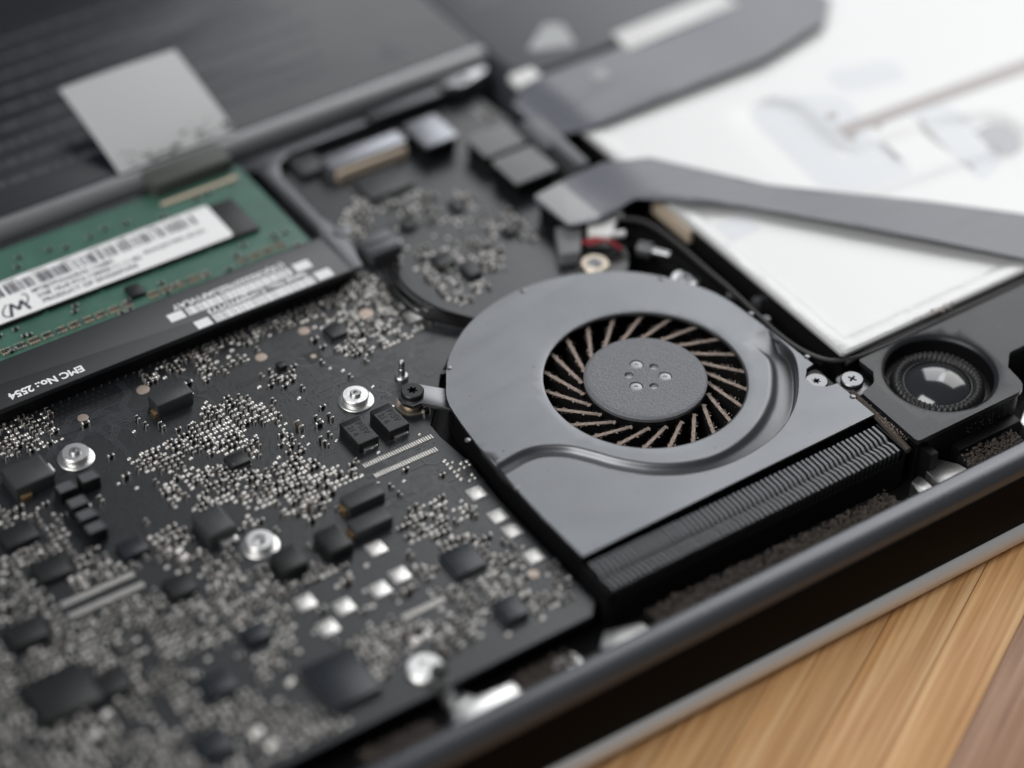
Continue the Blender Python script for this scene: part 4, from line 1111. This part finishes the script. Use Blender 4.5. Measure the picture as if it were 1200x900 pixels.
part(spk, 'screw', MB().head(*u, -2.0, -0.9, 2.0, cross(.8, .2), .35, ang=.4), ['steel_dark', 'recess'])
part(spk, 'front_foot', MB().box(50.5, 52.2, -51.0, -48.4, -9.6, -2.5, .2).box(58, 72, -50.4, -48.4, -9.6, -5.5, .2), 'black_plastic')
part(spk, 'fluff', fuzz(60, 76, -49.6, -48.2, -4.5, 160, 90, .05, .16, 3.8), 'dust_grey', 0, kind='stuff')
fo = MB().tube(catmull([(48.3, -32.6, -1.0), (48.0, -36, -.8), (47.9, -40.1, -.9), (47.7, -44, -1.2), (47.4, -48.6, -1.6)], 5), .62, 8)
fs = thing('foam_strip', (48, -40, -4), 'brown dusty foam strip wedged between fan and speaker', 'foam strip')
part(fs, 'strip', fo, 'dust_grey', 40)
part(fs, 'fluff', fuzz(47.4, 48.6, -48.2, -33, -.7, 220, 91, .06, .2, .35), 'dust', 0, kind='stuff')

# ------------------------------------------------------------------ ribbon cables
def ribbon(name, base, poly, zf, label, ends):
    o = thing(name, base, label, 'ribbon cable')
    part(o, 'band', MB().sheet(rounded(poly, 1.5, 5), [], zf, .25, 1.8), 'ribbon', 60)
    for p, z0, z1, m in ends: part(o, 'stiffener', MB().prism(rounded(p, .5), z0, z1, .1), m)
    return o
ribbon('ribbon_cable', (60, 25, -1), [(33.0, 30.2), (32.4, 41.4), (40.6, 42.4), (48.3, 41.4), (56.6, 37.4), (70.6, 19.1), (104.9, -13.8), (122, -30.5), (113, -39.2), (95.9, -23.6), (75.8, .4), (62.5, 16.5), (47.1, 29.2), (38.2, 28.6)],
       lambda x, y: .5 + 1.6 * sm01((x - 40) / 12) + .25 * math.sin((x - y) * .09), 'long grey ribbon cable crossing the corner of the white optical drive',
       [([(33.2, 30.6), (32.8, 41.0), (39.2, 41.9), (39.6, 29.2)], .52, .7, 'ribbon_end'), ([(33.6, 31), (33.4, 40.5), (44, 41), (44, 30.2)], ZB, .22, 'black_plastic')])
ribbon('ribbon_cable', (80, 62, -1), [(46.2, 56.5), (46.6, 69.0), (52.5, 72.2), (72.1, 70.9), (103.8, 74.5), (118, 72), (121.5, 62.5), (114.5, 56.0), (96.2, 52.2), (52.6, 52.2)],
       lambda x, y: 2.0 - 2.2 * sm01((55 - x) / 8) + .1 * math.sin(x * .2), 'broad grey ribbon cable with rounded end beside the dark storage drive',
       [([(74.5, 69.0), (75.2, 75.5), (102.4, 76.5), (103.6, 70.5)], 2.05, 2.35, 'connector_white'), ([(49.2, 70.8), (49.6, 75.2), (55.2, 75.2), (55.2, 71.6)], .6, 1.75, 'connector_white'), ([(62.5, 63.5), (63.0, 66.8), (66.8, 66.9), (66.2, 63.5)], 2.05, 2.25, 'ribbon_end')])

# ------------------------------------------------------------------ wires and plugs
fw_ = thing('fan_wire', (2, 35, -4), 'bundle of thin black fan wires with a grey plug', 'wire')
part(fw_, 'plug', MB().prism(rounded(rect(-.8, 5.9, 44.6, 50.2), .4), ZB, -1.6, .25).box(-.4, 5.5, 47.4, 48.0, -1.6, -1.3, .08).box(-.4, 5.5, 45.2, 45.9, -1.6, -1.3, .08), 'connector_grey')
for k in range(4):
    o_ = (k - 1.5) * 1.25
    part(fw_, 'strand', MB().tube(catmull([(2.6 + o_ * 1.3, 45.0, -2.6), (1.2 + o_, 42.0, -2.3), (-.9 + o_ * .7, 37.0, -2.2), (-1.4 + o_ * .7, 32.0, -2.2 + .3 * (k % 2)), (-.2 + o_ * .8, 27.0 + .3 * o_, -2.4), (2.6 + .3 * o_, 22.6 + o_ * .8, -2.6), (7.0, 18.0 + o_ * .8, -3.0)], 6), .30, 8), 'wire_black')
take(2.6, 44, 5, 6)
sw = thing('speaker_wire', (45, 5, -4), 'grey speaker wire with white and red plugs beside the fan', 'wire')
part(sw, 'plug', MB().prism(rounded([(28.2, 26.2), (31.8, 24.8), (36.4, 30.8), (32.2, 33.4)], .4), ZB, -1.4, .25), 'foam_grey')
pgl = part(sw, 'white_plug', MB().prism(rounded([(35.6, 27.6), (39.0, 25.2), (43.4, 29.2), (38.6, 32.4)], .5), -3.6, -.9, .3), 'connector_white')
for a, b in (((42.0, 30.4), (44.6, 29.4)), ((39.6, 26.2), (42.0, 25.0))):
    part(pgl, 'prong', MB().tube([(*a, -1.6), (*b, -1.6)], .65, 10), 'connector_white')
for k in range(3):
    part(sw, 'red_strand', MB().tube(catmull([(33.4 + k * .8, 27.4 - k * .7, -2.0), (35.4 + k * .7, 26.6 - k * .7, -1.2), (37.4 + k * .6, 25.6 - k * .8, -1.6), (39.5, 23.4 - k * .5, -2.6)], 5), .28, 8), 'wire_red')
main = catmull([(43.6, 29.2, -1.5), (46.6, 25.2, -1.0), (47.6, 18.0, -.9), (47.7, 8.0, -.9), (47.8, 0, -.9), (47.6, -7.0, -1.0), (47.4, -13.6, -1.0), (48.2, -19.5, -1.0), (50.4, -23.8, -1.0), (54.0, -25.9, -.8), (60, -26.9, -.4), (74.6, -26.9, -.3), (95, -26.9, -.3), (130, -26.9, -.3)], 8)
part(sw, 'cable', MB().tube(main, .48, 10), 'wire_grey')
part(sw, 'cable', MB().tube(catmull([(40, 24, -2.5), (43.6, 19.5, -2.2), (45.4, 13.0, -2.0), (46.7, 4.0, -1.9), (46.9, -4, -1.9), (46.8, -12, -1.9), (47.4, -19, -1.9), (49.5, -23.5, -1.9)], 6), .42, 8), 'wire_black')
jk = part(sw, 'barrel', MB().tube([(42.2, 20.8, -2.4), (43.6, 18.6, -2.2)], 1.5, 14), 'connector_grey')
part(jk, 'tip', MB().tube([(43.6, 18.6, -2.2), (45.4, 15.6, -2.0)], .8, 12), 'steel')
for u, z in (((47.5, 0.1), -1.4), ((48.6, -8.6), -1.4), ((52.0, -1.9), -3.2)):
    part(sw, 'cable_clip', MB().lathe(u[0], u[1], [(1.0, -9.6), (1.0, z - .3), (.8, z + .1), (.1, z + .25)], 16), 'connector_grey')
part(sw, 'bedding', MB().box(44.5, 51.0, -23, 30, -9.6, -4.2), 'black_matte')
